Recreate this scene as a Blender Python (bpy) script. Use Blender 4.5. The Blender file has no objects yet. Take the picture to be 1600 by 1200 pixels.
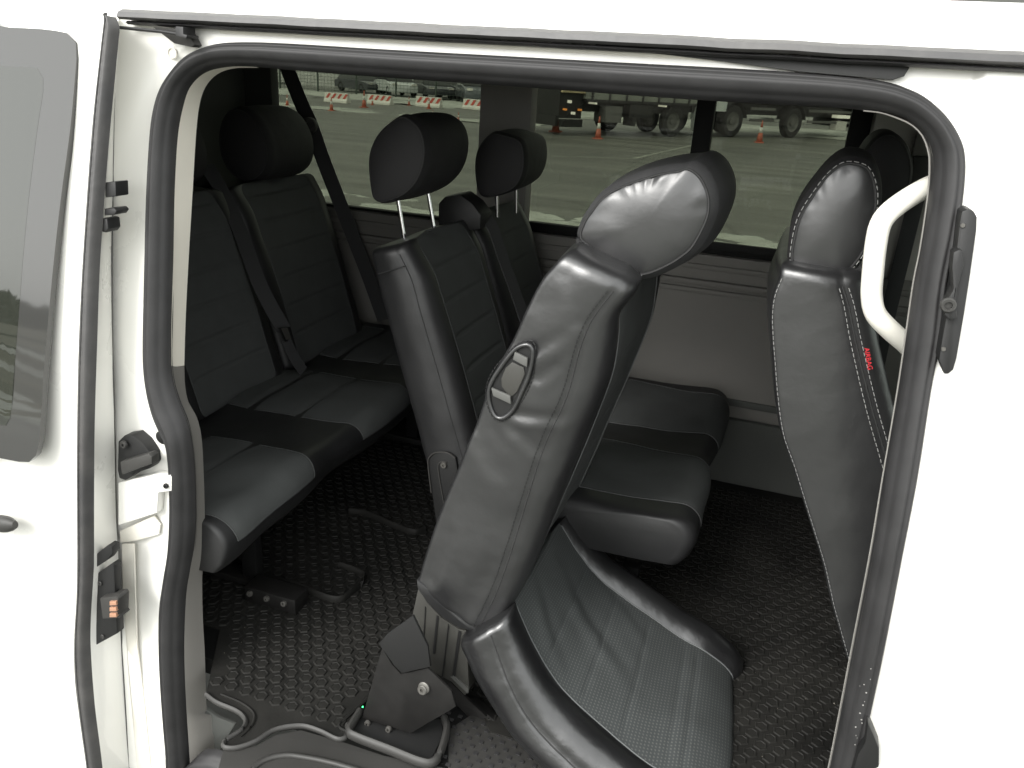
import bpy, bmesh, math, random
from mathutils import Vector, Matrix, noise
random.seed(7)
sc = bpy.context.scene
COL = sc.collection
# ------------------------------------------------------------------ camera
FPX = 1246.0
CZ = 1.85
def _basis(psi, th, ro):
    ps, t, r = map(math.radians, (psi, th, ro))
    f = Vector((-math.sin(ps) * math.cos(t), math.cos(ps) * math.cos(t), -math.sin(t)))
    r0 = Vector((math.cos(ps), math.sin(ps), 0)); u0 = r0.cross(f)
    return r0 * math.cos(r) + u0 * math.sin(r), u0 * math.cos(r) - r0 * math.sin(r), f
RT, UP, FW = _basis(17.9, 21.3, 3.7)
CAMP = Vector((0, 0, CZ))
cam_d = bpy.data.cameras.new('camera'); cam = bpy.data.objects.new('camera', cam_d); COL.objects.link(cam)
cam_d.sensor_width = 36; cam_d.lens = 36 * FPX / 1600; cam_d.clip_start = 0.05; cam_d.clip_end = 3000
m = Matrix.Identity(4)
for i in range(3):
    m[i][0] = RT[i]; m[i][1] = UP[i]; m[i][2] = -FW[i]; m[i][3] = CAMP[i]
cam.matrix_world = m
sc.camera = cam
# ------------------------------------------------------------------ world, sun, exposure
SUN_EL, SUN_AZ = math.radians(38), math.radians(205)
w = bpy.data.worlds.new('World'); sc.world = w; w.use_nodes = True
nt = w.node_tree; nt.nodes.clear()
sky = nt.nodes.new('ShaderNodeTexSky'); sky.sky_type = 'NISHITA'; sky.sun_disc = False
sky.sun_elevation = SUN_EL; sky.sun_rotation = SUN_AZ; sky.dust_density = 4; sky.air_density = 1
hs = nt.nodes.new('ShaderNodeHueSaturation'); hs.inputs['Saturation'].default_value = 0.12
mixs = nt.nodes.new('ShaderNodeMix'); mixs.data_type = 'RGBA'; mixs.inputs[0].default_value = 0.6
mixs.inputs[7].default_value = (8.3, 8.5, 8.3, 1)
bg = nt.nodes.new('ShaderNodeBackground'); bg.inputs[1].default_value = 0.13
wo = nt.nodes.new('ShaderNodeOutputWorld')
nt.links.new(sky.outputs[0], hs.inputs['Color']); nt.links.new(hs.outputs[0], mixs.inputs[6])
nt.links.new(mixs.outputs[2], bg.inputs[0]); nt.links.new(bg.outputs[0], wo.inputs[0])
sl = bpy.data.lights.new('sun', 'SUN'); sl.energy = 0.9; sl.angle = math.radians(25); sl.color = (1, .98, .94)
so = bpy.data.objects.new('sun', sl); COL.objects.link(so)
_sd = Vector((math.sin(SUN_AZ) * math.cos(SUN_EL), math.cos(SUN_AZ) * math.cos(SUN_EL), math.sin(SUN_EL)))
so.rotation_euler = _sd.to_track_quat('Z', 'Y').to_euler()
sc.view_settings.view_transform = 'Standard'; sc.view_settings.look = 'None'
sc.view_settings.exposure = 1.55; sc.view_settings.gamma = 1
sc.view_settings.use_curve_mapping = False
sc.render.engine = 'CYCLES'
sc.cycles.use_denoising = True
sc.cycles.max_bounces = 10; sc.cycles.diffuse_bounces = 5; sc.cycles.transparent_max_bounces = 10
# ------------------------------------------------------------------ measuring helpers
TILT = math.tan(math.radians(10.0))
def ray(px, py): return RT * ((px - 800) / FPX) - UP * ((py - 600) / FPX) + FW
def PY(px, py, y): v = ray(px, py); return CAMP + v * (y / v.y)
def PZ(px, py, z): v = ray(px, py); return CAMP + v * ((z - CZ) / v.z)
def PX(px, py, x): v = ray(px, py); return CAMP + v * (x / v.x)
def yb(z):                       # outer skin of the van as depth over height
    if z < 1.1: return 1.10 + 0.03 * max(0, (0.6 - z))
    if z < 1.3: t = (z - 1.1); return 1.10 + TILT * t * t / 0.4
    return 1.10 + TILT * (z - 1.2)
def SK(px, py, off=0.0):         # point of the van's side where a sight line meets it
    y = 1.1
    for _ in range(25): y = yb(PY(px, py, y + off).z)
    return PY(px, py, y + off)
# ------------------------------------------------------------------ materials
MATS = {}
def mat(name, col, rough=0.5, metal=0.0, spec=0.5, bump=None, var=0.0, varscale=6.0, coat=0.0, ior=None, col2=None, emit=None):
    if name in MATS: return MATS[name]
    M = bpy.data.materials.new(name); M.use_nodes = True; N = M.node_tree.nodes; L = M.node_tree.links
    P = N['Principled BSDF']
    P.inputs['Base Color'].default_value = (*col, 1); P.inputs['Roughness'].default_value = rough
    P.inputs['Metallic'].default_value = metal; P.inputs['Specular IOR Level'].default_value = spec
    P.inputs['Coat Weight'].default_value = coat; P.inputs['Coat Roughness'].default_value = 0.05
    if ior: P.inputs['IOR'].default_value = ior
    tc = N.new('ShaderNodeTexCoord')
    if var or col2:
        n = N.new('ShaderNodeTexNoise'); n.inputs['Scale'].default_value = varscale; n.inputs['Detail'].default_value = 6
        n.inputs['Roughness'].default_value = 0.6
        L.new(tc.outputs['Object'], n.inputs['Vector'])
        r = N.new('ShaderNodeMapRange'); r.inputs[1].default_value = .3; r.inputs[2].default_value = .7
        L.new(n.outputs[0], r.inputs[0])
        mx = N.new('ShaderNodeMix'); mx.data_type = 'RGBA'; L.new(r.outputs[0], mx.inputs[0])
        c2 = col2 or tuple(min(1, c * (1 + var)) for c in col)
        c1 = col if col2 else tuple(c * (1 - var) for c in col)
        mx.inputs[6].default_value = (*c1, 1); mx.inputs[7].default_value = (*c2, 1)
        L.new(mx.outputs[2], P.inputs['Base Color'])
        rr = N.new('ShaderNodeMapRange'); rr.inputs[3].default_value = rough * .8; rr.inputs[4].default_value = min(1, rough * 1.25)
        L.new(n.outputs[0], rr.inputs[0]); L.new(rr.outputs[0], P.inputs['Roughness'])
    if bump:
        last = None
        for kind, scale, strength, dist in bump:
            if kind == 'voronoi': t = N.new('ShaderNodeTexVoronoi'); t.feature = 'DISTANCE_TO_EDGE'; o = t.outputs['Distance']
            elif kind == 'cells': t = N.new('ShaderNodeTexVoronoi'); o = t.outputs['Distance']
            elif kind == 'wave': t = N.new('ShaderNodeTexWave'); o = t.outputs['Fac']
            else: t = N.new('ShaderNodeTexNoise'); t.inputs['Detail'].default_value = 5; o = t.outputs[0]
            t.inputs['Scale'].default_value = scale
            L.new(tc.outputs['Object'], t.inputs['Vector'])
            b = N.new('ShaderNodeBump'); b.inputs['Strength'].default_value = strength; b.inputs['Distance'].default_value = dist
            L.new(o, b.inputs['Height'])
            if last: L.new(last.outputs[0], b.inputs['Normal'])
            last = b
        L.new(last.outputs[0], P.inputs['Normal'])
    if emit:
        P.inputs['Emission Color'].default_value = (*emit[0], 1); P.inputs['Emission Strength'].default_value = emit[1]
    MATS[name] = M
    return M
white = mat('white paint', (.76, .75, .71), .28, coat=.6, var=.012, varscale=3, bump=[('noise', 2.5, .05, .02)])
jamb = mat('white jamb paint', (.72, .70, .64), .4, coat=.2, col2=(.62, .59, .52), varscale=5)
leather = mat('black leather', (.014, .014, .0145), .34, spec=1.0, var=.15, varscale=9,
              bump=[('noise', 7, .35, .012), ('voronoi', 420, .10, .0008), ('noise', 45, .12, .002)])
leather_soft = mat('wrinkled leather', (.017, .017, .0175), .36, spec=1.0, var=.15, varscale=9,
              bump=[('noise', 9, .25, .010), ('voronoi', 520, .10, .0006)])
wrap_leather = mat('grey grained leather', (.045, .045, .046), .48, spec=.7, var=.1, varscale=9, bump=[('cells', 260, .25, .0008), ('noise', 10, .2, .006)])
leather_bright = mat('glossy black leather', (.010, .010, .0105), .30, spec=1.0, var=.12, varscale=9,
              bump=[('noise', 12, .35, .01), ('voronoi', 380, .12, .0008), ('voronoi', 38, .10, .003)])
wrap_cloth = mat('black headrest cloth', (.026, .025, .026), .7, spec=.35, bump=[('cells', 520, .3, .0006), ('noise', 18, .25, .008)])
bench_leather = mat('dull black leather', (.011, .011, .0115), .5, spec=.6, var=.12, varscale=9, bump=[('noise', 9, .3, .01), ('voronoi', 420, .1, .0008)])
cloth = mat('grey seat cloth', (.060, .063, .062), .85, spec=.3, var=.12, varscale=12, bump=[('cells', 600, .35, .0006), ('noise', 9, .3, .008)])
thread = mat('white thread', (.30, .30, .29), .7)
thread_dark = mat('dark thread', (.016, .016, .016), .7)
piping = mat('grey piping', (.11, .115, .115), .6)
piping_dark = mat('dim piping', (.055, .057, .057), .7)
rubber = mat('black rubber', (.024, .0235, .024), .52, spec=.35, var=.18, varscale=20, bump=[('noise', 60, .15, .002)])
rubber_grey = mat('weathered rubber trim', (.045, .044, .045), .45, spec=.5, col2=(.075, .072, .07), varscale=14, bump=[('noise', 50, .3, .003)])
plast = mat('black plastic', (.012, .012, .012), .5, spec=.35, bump=[('noise', 300, .2, .0006)])
plast_grey = mat('dark grey plastic', (.035, .034, .032), .5, spec=.4, var=.1, bump=[('noise', 300, .25, .0006)])
recliner = mat('olive grey recliner cover', (.036, .035, .031), .5, var=.06, bump=[('noise', 300, .25, .0006)])
trim = mat('grey wall trim', (.175, .168, .155), .75, var=.06, varscale=4, bump=[('noise', 400, .3, .0008)])
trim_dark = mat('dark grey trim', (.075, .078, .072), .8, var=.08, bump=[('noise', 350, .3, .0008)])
cream = mat('cream pillar trim', (.80, .76, .67), .6, var=.04, bump=[('noise', 300, .2, .0006)])
greytrim2 = mat('grey pillar trim', (.20, .19, .175), .6, var=.04, bump=[('noise', 300, .2, .0006)])
handlem = mat('white plastic handle', (.78, .76, .69), .38, bump=[('noise', 300, .08, .0004)])
matm = mat('black rubber mat', (.0085, .0084, .0079), .58, spec=.16, col2=(.024, .0232, .021), varscale=4, bump=[('noise', 90, .35, .002)])
steel = mat('black painted steel', (.010, .0095, .009), .5, spec=.3, var=.2, varscale=30)
bolt_m = mat('grey bolt', (.13, .125, .115), .45, metal=.6)
chrome = mat('chrome', (.85, .85, .85), .12, metal=1)
frame_m = mat('matt black window frame', (.007, .007, .007), .6, spec=.2)
handle_grey = mat('grey handle', (.085, .085, .08), .5)
grit_m = mat('grey grit', (.13, .12, .10), .9)
copper = mat('copper contact', (.75, .42, .28), .35, metal=.7)
beltm = mat('seat belt webbing', (.035, .035, .036), .8, bump=[('wave', 160, .4, .001)])
red_t = mat('red tag thread', (.55, .02, .03), .7)
green_l = mat('green light', (.05, .6, .15), .4, emit=((.05, 1, .25), 1.5))
asphalt = mat('wet asphalt', (.070, .072, .062), .6, col2=(.135, .138, .12), varscale=.22, bump=[('noise', 8, .3, .02)])
def _streaks():
    N = asphalt.node_tree.nodes; L = asphalt.node_tree.links; P = N['Principled BSDF']; base = P.inputs['Base Color'].links[0].from_socket
    tc = N.new('ShaderNodeTexCoord'); mp = N.new('ShaderNodeMapping'); mp.inputs['Scale'].default_value = (.12, 1.6, 1); mp.inputs['Rotation'].default_value = (0, 0, .12)
    n = N.new('ShaderNodeTexNoise'); n.inputs['Scale'].default_value = 1.0; n.inputs['Detail'].default_value = 8
    n2 = N.new('ShaderNodeTexVoronoi'); n2.feature = 'DISTANCE_TO_EDGE'; n2.inputs['Scale'].default_value = .30
    L.new(tc.outputs['Object'], mp.inputs[0]); L.new(mp.outputs[0], n.inputs['Vector']); L.new(tc.outputs['Object'], n2.inputs['Vector'])
    a = N.new('ShaderNodeMapRange'); a.inputs[1].default_value = .35; a.inputs[2].default_value = .65; a.inputs[3].default_value = .70; a.inputs[4].default_value = 1.22; L.new(n.outputs[0], a.inputs[0])
    c = N.new('ShaderNodeMapRange'); c.inputs[1].default_value = 0; c.inputs[2].default_value = .012; c.inputs[3].default_value = .62; c.inputs[4].default_value = 1; L.new(n2.outputs['Distance'], c.inputs[0])
    m = N.new('ShaderNodeMath'); m.operation = 'MULTIPLY'; L.new(a.outputs[0], m.inputs[0]); L.new(c.outputs[0], m.inputs[1])
    v = N.new('ShaderNodeVectorMath'); v.operation = 'SCALE'; L.new(base, v.inputs[0]); L.new(m.outputs[0], v.inputs['Scale']); L.new(v.outputs[0], P.inputs['Base Color'])
_streaks()
snow = mat('dirty snow', (.22, .23, .20), .8, col2=(.42, .44, .40), varscale=1.2, bump=[('noise', 3, .6, .08)])
scrub = mat('dry grass', (.12, .11, .065), .95, col2=(.045, .050, .032), varscale=.45, bump=[('noise', 5, .8, .2)])
scrub2 = mat('dry scrub stems', (.17, .14, .09), .95, col2=(.07, .065, .045), varscale=.8)
bank_m = mat('stony bank', (.16, .16, .15), .95, col2=(.36, .37, .35), varscale=.6, bump=[('noise', 2, 1, .3)])
tree_m = mat('winter wood', (.045, .050, .045), .95, col2=(.075, .078, .07), varscale=.2)
con_w = mat('dirty white concrete', (.55, .54, .50), .8, var=.1, varscale=4)
con_r = mat('red paint', (.42, .06, .04), .6, var=.1, varscale=6)
orange = mat('orange plastic', (.36, .10, .06), .6, var=.15)
tyre_m = mat('tyre', (.012, .012, .012), .8, var=.2, varscale=5)
rim_m = mat('wheel rim', (.10, .10, .095), .6, var=.2, varscale=5)
truck_m = mat('truck chassis', (.010, .010, .010), .65, var=.3, varscale=3)
tarp = mat('grey green tarpaulin', (.20, .21, .185), .7, var=.15, varscale=2)
plank = mat('tan crate board', (.36, .30, .18), .7, var=.12, varscale=3)
lampw = mat('lamp white', (.5, .5, .47), .3, emit=((1, .95, .85), .5))
lampo = mat('lamp orange', (.6, .2, .04), .3, emit=((1, .4, .1), .35))
tyre_edge = 0
silver = mat('silver car paint', (.50, .53, .52), .3, coat=.5)
darkpaint = mat('dark car paint', (.035, .038, .045), .3, coat=.5)
bluepaint = mat('slate car paint', (.07, .08, .09), .3, coat=.5)
carglass = mat('car glass', (.02, .022, .022), .08, spec=.6)
fence_m = mat('green fence wire', (.03, .045, .035), .6)
line_m = mat('worn road paint', (.28, .29, .25), .8, col2=(.12, .125, .11), varscale=3)
frit = mat('grey glass border', (.040, .040, .038), .04, spec=.5, ior=1.60, bump=[('noise', 2.0, .02, .02)])
pane = mat('dark tinted glass', (.022, .024, .019), .02, spec=.5, ior=1.66, bump=[('noise', 2.0, .02, .02)])
rust = mat('chipped paint', (.25, .245, .23), .7)

def perforated():
    M = bpy.data.materials.new('perforated grey leather'); M.use_nodes = True; N = M.node_tree.nodes; L = M.node_tree.links
    P = N['Principled BSDF']; P.inputs['Roughness'].default_value = .55
    uv = N.new('ShaderNodeUVMap')
    sep = N.new('ShaderNodeSeparateXYZ'); L.new(uv.outputs[0], sep.inputs[0])
    def mth(op, a, b=None):
        n = N.new('ShaderNodeMath'); n.operation = op
        for i, v in enumerate((a, b)):
            if v is None: continue
            if isinstance(v, (int, float)): n.inputs[i].default_value = v
            else: L.new(v, n.inputs[i])
        return n.outputs[0]
    s = 1 / 0.0078
    a = mth('MULTIPLY', sep.outputs[0], s); b = mth('MULTIPLY', sep.outputs[1], s)
    row = mth('FLOOR', b); odd = mth('MULTIPLY', mth('MODULO', row, 2.0), .5)
    fa = mth('SUBTRACT', mth('FRACT', mth('ADD', a, odd)), .5); fb = mth('SUBTRACT', mth('FRACT', b), .5)
    d = mth('SQRT', mth('ADD', mth('MULTIPLY', fa, fa), mth('MULTIPLY', fb, fb)))
    dot = mth('LESS_THAN', d, .24)
    nz = N.new('ShaderNodeTexNoise'); nz.inputs['Scale'].default_value = 9; nz.inputs['Detail'].default_value = 4
    tc = N.new('ShaderNodeTexCoord'); L.new(tc.outputs['Object'], nz.inputs['Vector'])
    mx = N.new('ShaderNodeMix'); mx.data_type = 'RGBA'; L.new(dot, mx.inputs[0])
    mx.inputs[6].default_value = (.055, .060, .060, 1); mx.inputs[7].default_value = (.115, .12, .115, 1)
    m2 = N.new('ShaderNodeMix'); m2.data_type = 'RGBA'; m2.blend_type = 'MULTIPLY'; m2.inputs[0].default_value = .35
    L.new(mx.outputs[2], m2.inputs[6]); L.new(nz.outputs[0], m2.inputs[7]); L.new(m2.outputs[2], P.inputs['Base Color'])
    bp = N.new('ShaderNodeBump'); bp.inputs['Strength'].default_value = .4; bp.inputs['Distance'].default_value = .006
    L.new(nz.outputs[0], bp.inputs['Height']); L.new(bp.outputs[0], P.inputs['Normal'])
    return M
perf = perforated()
def tinted(name, col, ior=1.32):
    M = bpy.data.materials.new(name); M.use_nodes = True; N = M.node_tree.nodes; L = M.node_tree.links; N.clear()
    o = N.new('ShaderNodeOutputMaterial'); t = N.new('ShaderNodeBsdfTransparent'); g = N.new('ShaderNodeBsdfGlossy')
    t.inputs[0].default_value = (*col, 1); g.inputs['Roughness'].default_value = .02
    f = N.new('ShaderNodeFresnel'); f.inputs[0].default_value = ior; mx = N.new('ShaderNodeMixShader')
    L.new(f.outputs[0], mx.inputs[0]); L.new(t.outputs[0], mx.inputs[1]); L.new(g.outputs[0], mx.inputs[2]); L.new(mx.outputs[0], o.inputs[0])
    return M
trim_lifted = mat('brightened pillar trim', (.34, .325, .30), .7, var=.04, bump=[('noise', 300, .2, .0006)])  # wall trim with light put into the colour, for pillars in shadow
glass_clear = tinted('clear glass', (.80, .83, .80))
glass = tinted('green tinted window glass', (.42, .435, .385))
# ------------------------------------------------------------------ object helpers
def empty(name, loc=(0, 0, 0), label=None, cat=None, group=None):
    o = bpy.data.objects.new(name, None); COL.objects.link(o); o.location = loc; o.empty_display_size = .1
    tag(o, label, cat, group); return o
def tag(o, label=None, cat=None, group=None, kind=None):
    if label: o['label'] = label
    if cat: o['category'] = cat
    if group: o['group'] = group
    if kind: o['kind'] = kind
    return o
def world_loc(p):
    v = Vector((0, 0, 0))
    while p: v += p.location; p = p.parent
    return v
def build(name, verts, faces, material, parent=None, smooth=True, uvs=None, sharp=None, label=None):
    me = bpy.data.meshes.new(name)
    off = world_loc(parent) if parent else Vector((0, 0, 0))
    me.from_pydata([tuple(Vector(v) - off) for v in verts], [], faces)
    if uvs:
        ul = me.uv_layers.new(name='UVMap')
        for lp in me.loops: ul.data[lp.index].uv = uvs[lp.vertex_index]
    bm = bmesh.new(); bm.from_mesh(me)
    if not uvs: bmesh.ops.remove_doubles(bm, verts=bm.verts, dist=1e-6)
    bmesh.ops.recalc_face_normals(bm, faces=bm.faces); bm.to_mesh(me); bm.free()
    for mt in (material if isinstance(material, (list, tuple)) else [material]): me.materials.append(mt)
    if smooth:
        me.polygons.foreach_set('use_smooth', [True] * len(me.polygons))
        if sharp: me.set_sharp_from_angle(angle=math.radians(sharp))
    o = bpy.data.objects.new(name, me); COL.objects.link(o)
    if parent: o.parent = parent
    if label: o['label'] = label
    return o
def grid(rows, closed=False, caps=False):
    nr, nc = len(rows), len(rows[0]); V = [p for r in rows for p in r]; F = []
    for i in range(nr - 1):
        for j in range(nc if closed else nc - 1):
            k = (j + 1) % nc
            F.append((i * nc + j, i * nc + k, (i + 1) * nc + k, (i + 1) * nc + j))
    if caps: F.append(tuple(range(nc))[::-1]); F.append(tuple((nr - 1) * nc + j for j in range(nc)))
    return V, F
def cat(p, n, closed=False):
    """Catmull-Rom resample of a point list to n points, even in arc length"""
    P = [Vector(q) for q in p]; m_ = len(P); dense = []
    segs = m_ if closed else m_ - 1
    for i in range(segs):
        a = P[(i - 1) % m_] if closed or i > 0 else P[0] * 2 - P[1]
        b = P[i]; c = P[(i + 1) % m_]
        d = P[(i + 2) % m_] if closed or i + 2 < m_ else P[-1] * 2 - P[-2]
        for k in range(10):
            t = k / 10
            dense.append(.5 * ((2 * b) + (c - a) * t + (2 * a - 5 * b + 4 * c - d) * t * t + (3 * b - a - 3 * c + d) * t ** 3))
    dense.append(P[0].copy() if closed else P[-1].copy())
    return even(dense, n, closed)
def even(dense, n, closed=False):
    L = [0]
    for i in range(1, len(dense)): L.append(L[-1] + (dense[i] - dense[i - 1]).length)
    out = []; j = 0
    for i in range(n):
        s = L[-1] * i / (n if closed else n - 1)
        while j < len(L) - 2 and L[j + 1] < s: j += 1
        t = (s - L[j]) / max(1e-9, L[j + 1] - L[j]); out.append(dense[j].lerp(dense[j + 1], min(1, t)))
    return out
def tube(name, path, r, material, parent=None, n=8, closed=False, flat=None, cap=True, label=None):
    path = [Vector(p) for p in path]; rows = []; ref = Vector((0, -1, 0.01)); N = len(path)
    for i, p in enumerate(path):
        a = path[(i - 1) % N] if closed or i else path[i]; b = path[(i + 1) % N] if closed or i < N - 1 else path[i]
        t = (b - a).normalized(); s = t.cross(ref)
        if s.length < 1e-4: s = t.cross(Vector((1, 0, 0)))
        s.normalize(); u = s.cross(t)
        rr = r[i] if isinstance(r, (list, tuple)) else r
        rows.append([p + s * (rr * math.cos(6.2832 * k / n)) + u * ((flat or 1) * rr * math.sin(6.2832 * k / n)) for k in range(n)])
    if closed: rows.append(rows[0]); V, F = grid(rows, True)
    else: V, F = grid(rows, True, cap)
    if not name: return V, F
    return build(name, V, F, material, parent, sharp=50, label=label)
def join_vf(parts):
    V = []; F = []
    for v, f in parts:
        o = len(V); V += list(v); F += [tuple(i + o for i in q) for q in f]
    return V, F
def stitches(name, path, material, parent, ln=.007, gap=.004, r=.0006, lift=(0, 0, 0)):
    path = [Vector(p) + Vector(lift) for p in path]
    L = sum((path[i] - path[i - 1]).length for i in range(1, len(path)))
    n = max(2, int(L / (ln + gap))) ; e = even(path, n * 3 + 1); parts = []
    for i in range(n): parts.append(tube(None, [e[3 * i], e[3 * i + 2]], r, None, n=4))
    V, F = join_vf(parts); return build(name, V, F, material, parent, smooth=False)
def boxvf(x0, x1, y0, y1, z0, z1):
    V = [(x, y, z) for x in (x0, x1) for y in (y0, y1) for z in (z0, z1)]
    return V, [(0, 1, 3, 2), (4, 6, 7, 5), (0, 4, 5, 1), (2, 3, 7, 6), (0, 2, 6, 4), (1, 5, 7, 3)]
def box(name, x0, x1, y0, y1, z0, z1, material, parent=None, bev=0.004, label=None, rot=None):
    V, F = boxvf(x0, x1, y0, y1, z0, z1)
    if rot: c, M_ = rot; V = [M_ @ (Vector(v) - Vector(c)) + Vector(c) for v in V]
    o = build(name, V, F, material, parent, smooth=False, label=label)
    if bev: bevel(o, bev)
    return o
def bevel(o, w, seg=2, ang=30):
    bm = bmesh.new(); bm.from_mesh(o.data)
    es = [e for e in bm.edges if len(e.link_faces) == 2 and e.calc_face_angle(0) > math.radians(ang)]
    bmesh.ops.bevel(bm, geom=es, offset=w, segments=seg, profile=.6, affect='EDGES', clamp_overlap=True)
    bm.to_mesh(o.data); bm.free()
    o.data.polygons.foreach_set('use_smooth', [True] * len(o.data.polygons)); o.data.set_sharp_from_angle(angle=math.radians(35))
def plate(name, pts, vec, material, parent=None, bev=.002, label=None):
    """closed outline of 3-D points pushed along vec to a solid"""
    n = len(pts); P = [Vector(p) for p in pts]; v = Vector(vec)
    V = P + [p + v for p in P]; F = [tuple(range(n)), tuple(range(2 * n - 1, n - 1, -1))] + [(i, (i + 1) % n, n + (i + 1) % n, n + i) for i in range(n)]
    o = build(name, V, F, material, parent, smooth=False, label=label)
    if bev: bevel(o, bev)
    return o
def disc(name, c, axis, r, h, material, parent=None, n=20, bev=.0015, hole=0, label=None):
    c = Vector(c); a = Vector(axis).normalized(); s = a.orthogonal().normalized(); u = a.cross(s)
    prof = [(0, 0), (r, 0), (r, h * .7), (r * .85, h)]
    if hole: prof += [(hole, h), (hole, h * .35), (0, h * .35)]
    else: prof += [(0, h)]
    rows = [[c + a * hh + (s * math.cos(6.2832 * k / n) + u * math.sin(6.2832 * k / n)) * max(rr, 1e-5) for k in range(n)] for rr, hh in prof]
    V, F = grid(rows, True); return build(name, V, F, material, parent, sharp=35, label=label)
def ribbon(name, A, B, prof, material, parent, n=160, closed=False, dirv=(0, -1, 0), m_=13, label=None):
    """band between two outlines, with relief prof(t) along dirv"""
    a = cat(A, n, closed); b = cat(B, n, closed); d = Vector(dirv); rows = []
    for i in range(n): rows.append([a[i].lerp(b[i], j / (m_ - 1)) + d * prof(j / (m_ - 1)) for j in range(m_)])
    if closed: rows.append(rows[0])
    V, F = grid(rows); return build(name, V, F, material, parent, label=label)
# ================================================================== GROUND AND SURROUNDINGS (far side)
def sheet(name, pts, z, material, nx=1, kind='structure', label=None):
    o = build(name, [(x, y, z) for x, y in pts], [tuple(range(len(pts)))], material, smooth=False); tag(o, label, None, None, kind); return o
sheet('ground', [(-900, -900), (900, -900), (900, 900), (-900, 900)], -.012, scrub)
sheet('car_park', [(-120, -2.6), (120, -2.6), (120, 140), (-120, 140)], 0.0, asphalt)
def rough_patch(name, x0, x1, y0, y1, z, h, nx, ny, material, thresh, seed, sc_=.35, kind='stuff'):
    V = []; F = []; idx = {}
    for i in range(nx + 1):
        for j in range(ny + 1):
            x = x0 + (x1 - x0) * i / nx; y = y0 + (y1 - y0) * j / ny
            e = min(i, nx - i) / nx * 2; f = min(j, ny - j) / ny * 2
            v = noise.fractal(Vector((x * sc_, y * sc_ * 2, seed)), 1, 2, 5) + min(1, 3 * f) * .35 * min(1, e * 6) - thresh
            idx[i, j] = v; V.append((x, y, z + max(-.02, min(h, v * h * 2.2))))
    for i in range(nx):
        for j in range(ny):
            if max(idx[i, j], idx[i + 1, j], idx[i, j + 1], idx[i + 1, j + 1]) > -.02:
                a = i * (ny + 1) + j; F.append((a, a + ny + 1, a + ny + 2, a + 1))
    o = build(name, V, F, material); tag(o, kind=kind); return o
def G(px, py, z=0.0): return PZ(px, py, z)
# snow strips beyond the van
rough_patch('snow_strip', -40, 30, 38.5, 47, 0.0, .06, 240, 60, snow, .02, 3.1, .3)
rough_patch('snow_strip', -34, -9.5, 29.4, 31.6, 0.0, .03, 200, 30, snow, .12, 8.3, .35)
rough_patch('snow_patch', -4.5, 3.5, 8.9, 11.0, 0.0, .04, 200, 70, snow, .22, 1.7, 1.6)
rough_patch('snow_patch', -8, -3.6, 9.5, 11, 0.0, .03, 120, 40, snow, .28, 5.7, .9)
# worn painted lines on the lot
def line(a, b, wd=.14):
    a = G(*a); b = G(*b); d = (b - a).normalized(); s = Vector((-d.y, d.x, 0)) * wd / 2
    o = build('painted_line', [(p.x, p.y, .004) for p in (a - s, b - s, b + s, a + s)], [(0, 1, 2, 3)], line_m, smooth=False)
    tag(o, kind='structure')
line((862, 244), (990, 248)); line((990, 248), (1105, 222)); line((500, 204), (560, 209)); line((730, 207), (745, 208)); line((735, 232), (760, 234), .1)
# stony snowy bank behind the fence
V = []; F = []; nx, ny = 150, 16
for i in range(nx + 1):
    for j in range(ny + 1):
        x = -75 + 120 * i / nx; t = j / ny; y = 56 + 16 * t + .10 * (x + 20)
        V.append((x, y, 5.5 * t ** .8 * (1 + .2 * noise.noise(Vector((x * .1, t * 3, 2)))) + .5 * noise.noise(Vector((x * .6, y * .6, 0)))))
for i in range(nx):
    for j in range(ny): a = i * (ny + 1) + j; F.append((a, a + ny + 1, a + ny + 2, a + 1))
tag(build('bank', V, F, bank_m), kind='structure')
# fence behind the barriers
def wire_fence(x0, x1, y, slope, label):
    f = empty('mesh_fence', (x0, y, 0), label, 'fence')
    n = int((x1 - x0) / 2.5)
    for i in range(n + 1):
        x = x0 + 2.5 * i; yy = y + slope * (x - x0)
        box('fence_post', x - .04, x + .04, yy - .04, yy + .04, 0, 2.4, fence_m, f, bev=0)
    parts = []
    for k in range(12):
        z = .15 + k * .19; parts.append(boxvf(x0, x1, -.006, .006, z, z + .018))
    nv = int((x1 - x0) / .22)
    for k in range(nv): x = x0 + .22 * k; parts.append(boxvf(x, x + .012, .006, .014, .1, 2.3))
    V, F = join_vf(parts); V = [(v[0], v[1] + y + slope * (v[0] - x0), v[2]) for v in V]
    g = build('wire_mesh', V, F, fence_m, f, smooth=False); tag(g, kind='stuff')
wire_fence(-36, 12, 44.6, .13, 'green wire mesh fence standing behind the red and white barriers')
# striped barriers
def barrier(px, py, wpx, label):
    p = G(px, py); w_ = wpx / FPX * (p - CAMP).dot(FW); h = .47 * w_ / 1.35
    b = empty('road_barrier', p, label, 'barrier', 'red and white barriers along the fence')
    prof = [(-.22, 0), (-.22, .08), (-.12, .2), (-.10, h), (.10, h), (.12, .2), (.22, .08), (.22, 0)]
    V = [(p.x + sx * w_ / 2, p.y + a, z) for sx in (-1, 1) for a, z in prof]; n = 8
    F = [tuple(range(n))[::-1], tuple(range(n, 2 * n))] + [(i, (i + 1) % n, n + (i + 1) % n, n + i) for i in range(n)]
    build('block', V, F, con_w, b, smooth=False)
    for k in range(4):
        x0 = p.x - w_ / 2 + w_ * (.04 + .25 * k); sw = w_ * .11; sh = w_ * .13
        y0 = p.y - .126
        build('stripe', [(x0, y0 - .012, .17), (x0 + sw, y0 - .012, .17), (x0 + sw + sh, p.y - .108, h - .03), (x0 + sh, p.y - .108, h - .03)], [(0, 1, 2, 3)], con_r, b, smooth=False)
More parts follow.
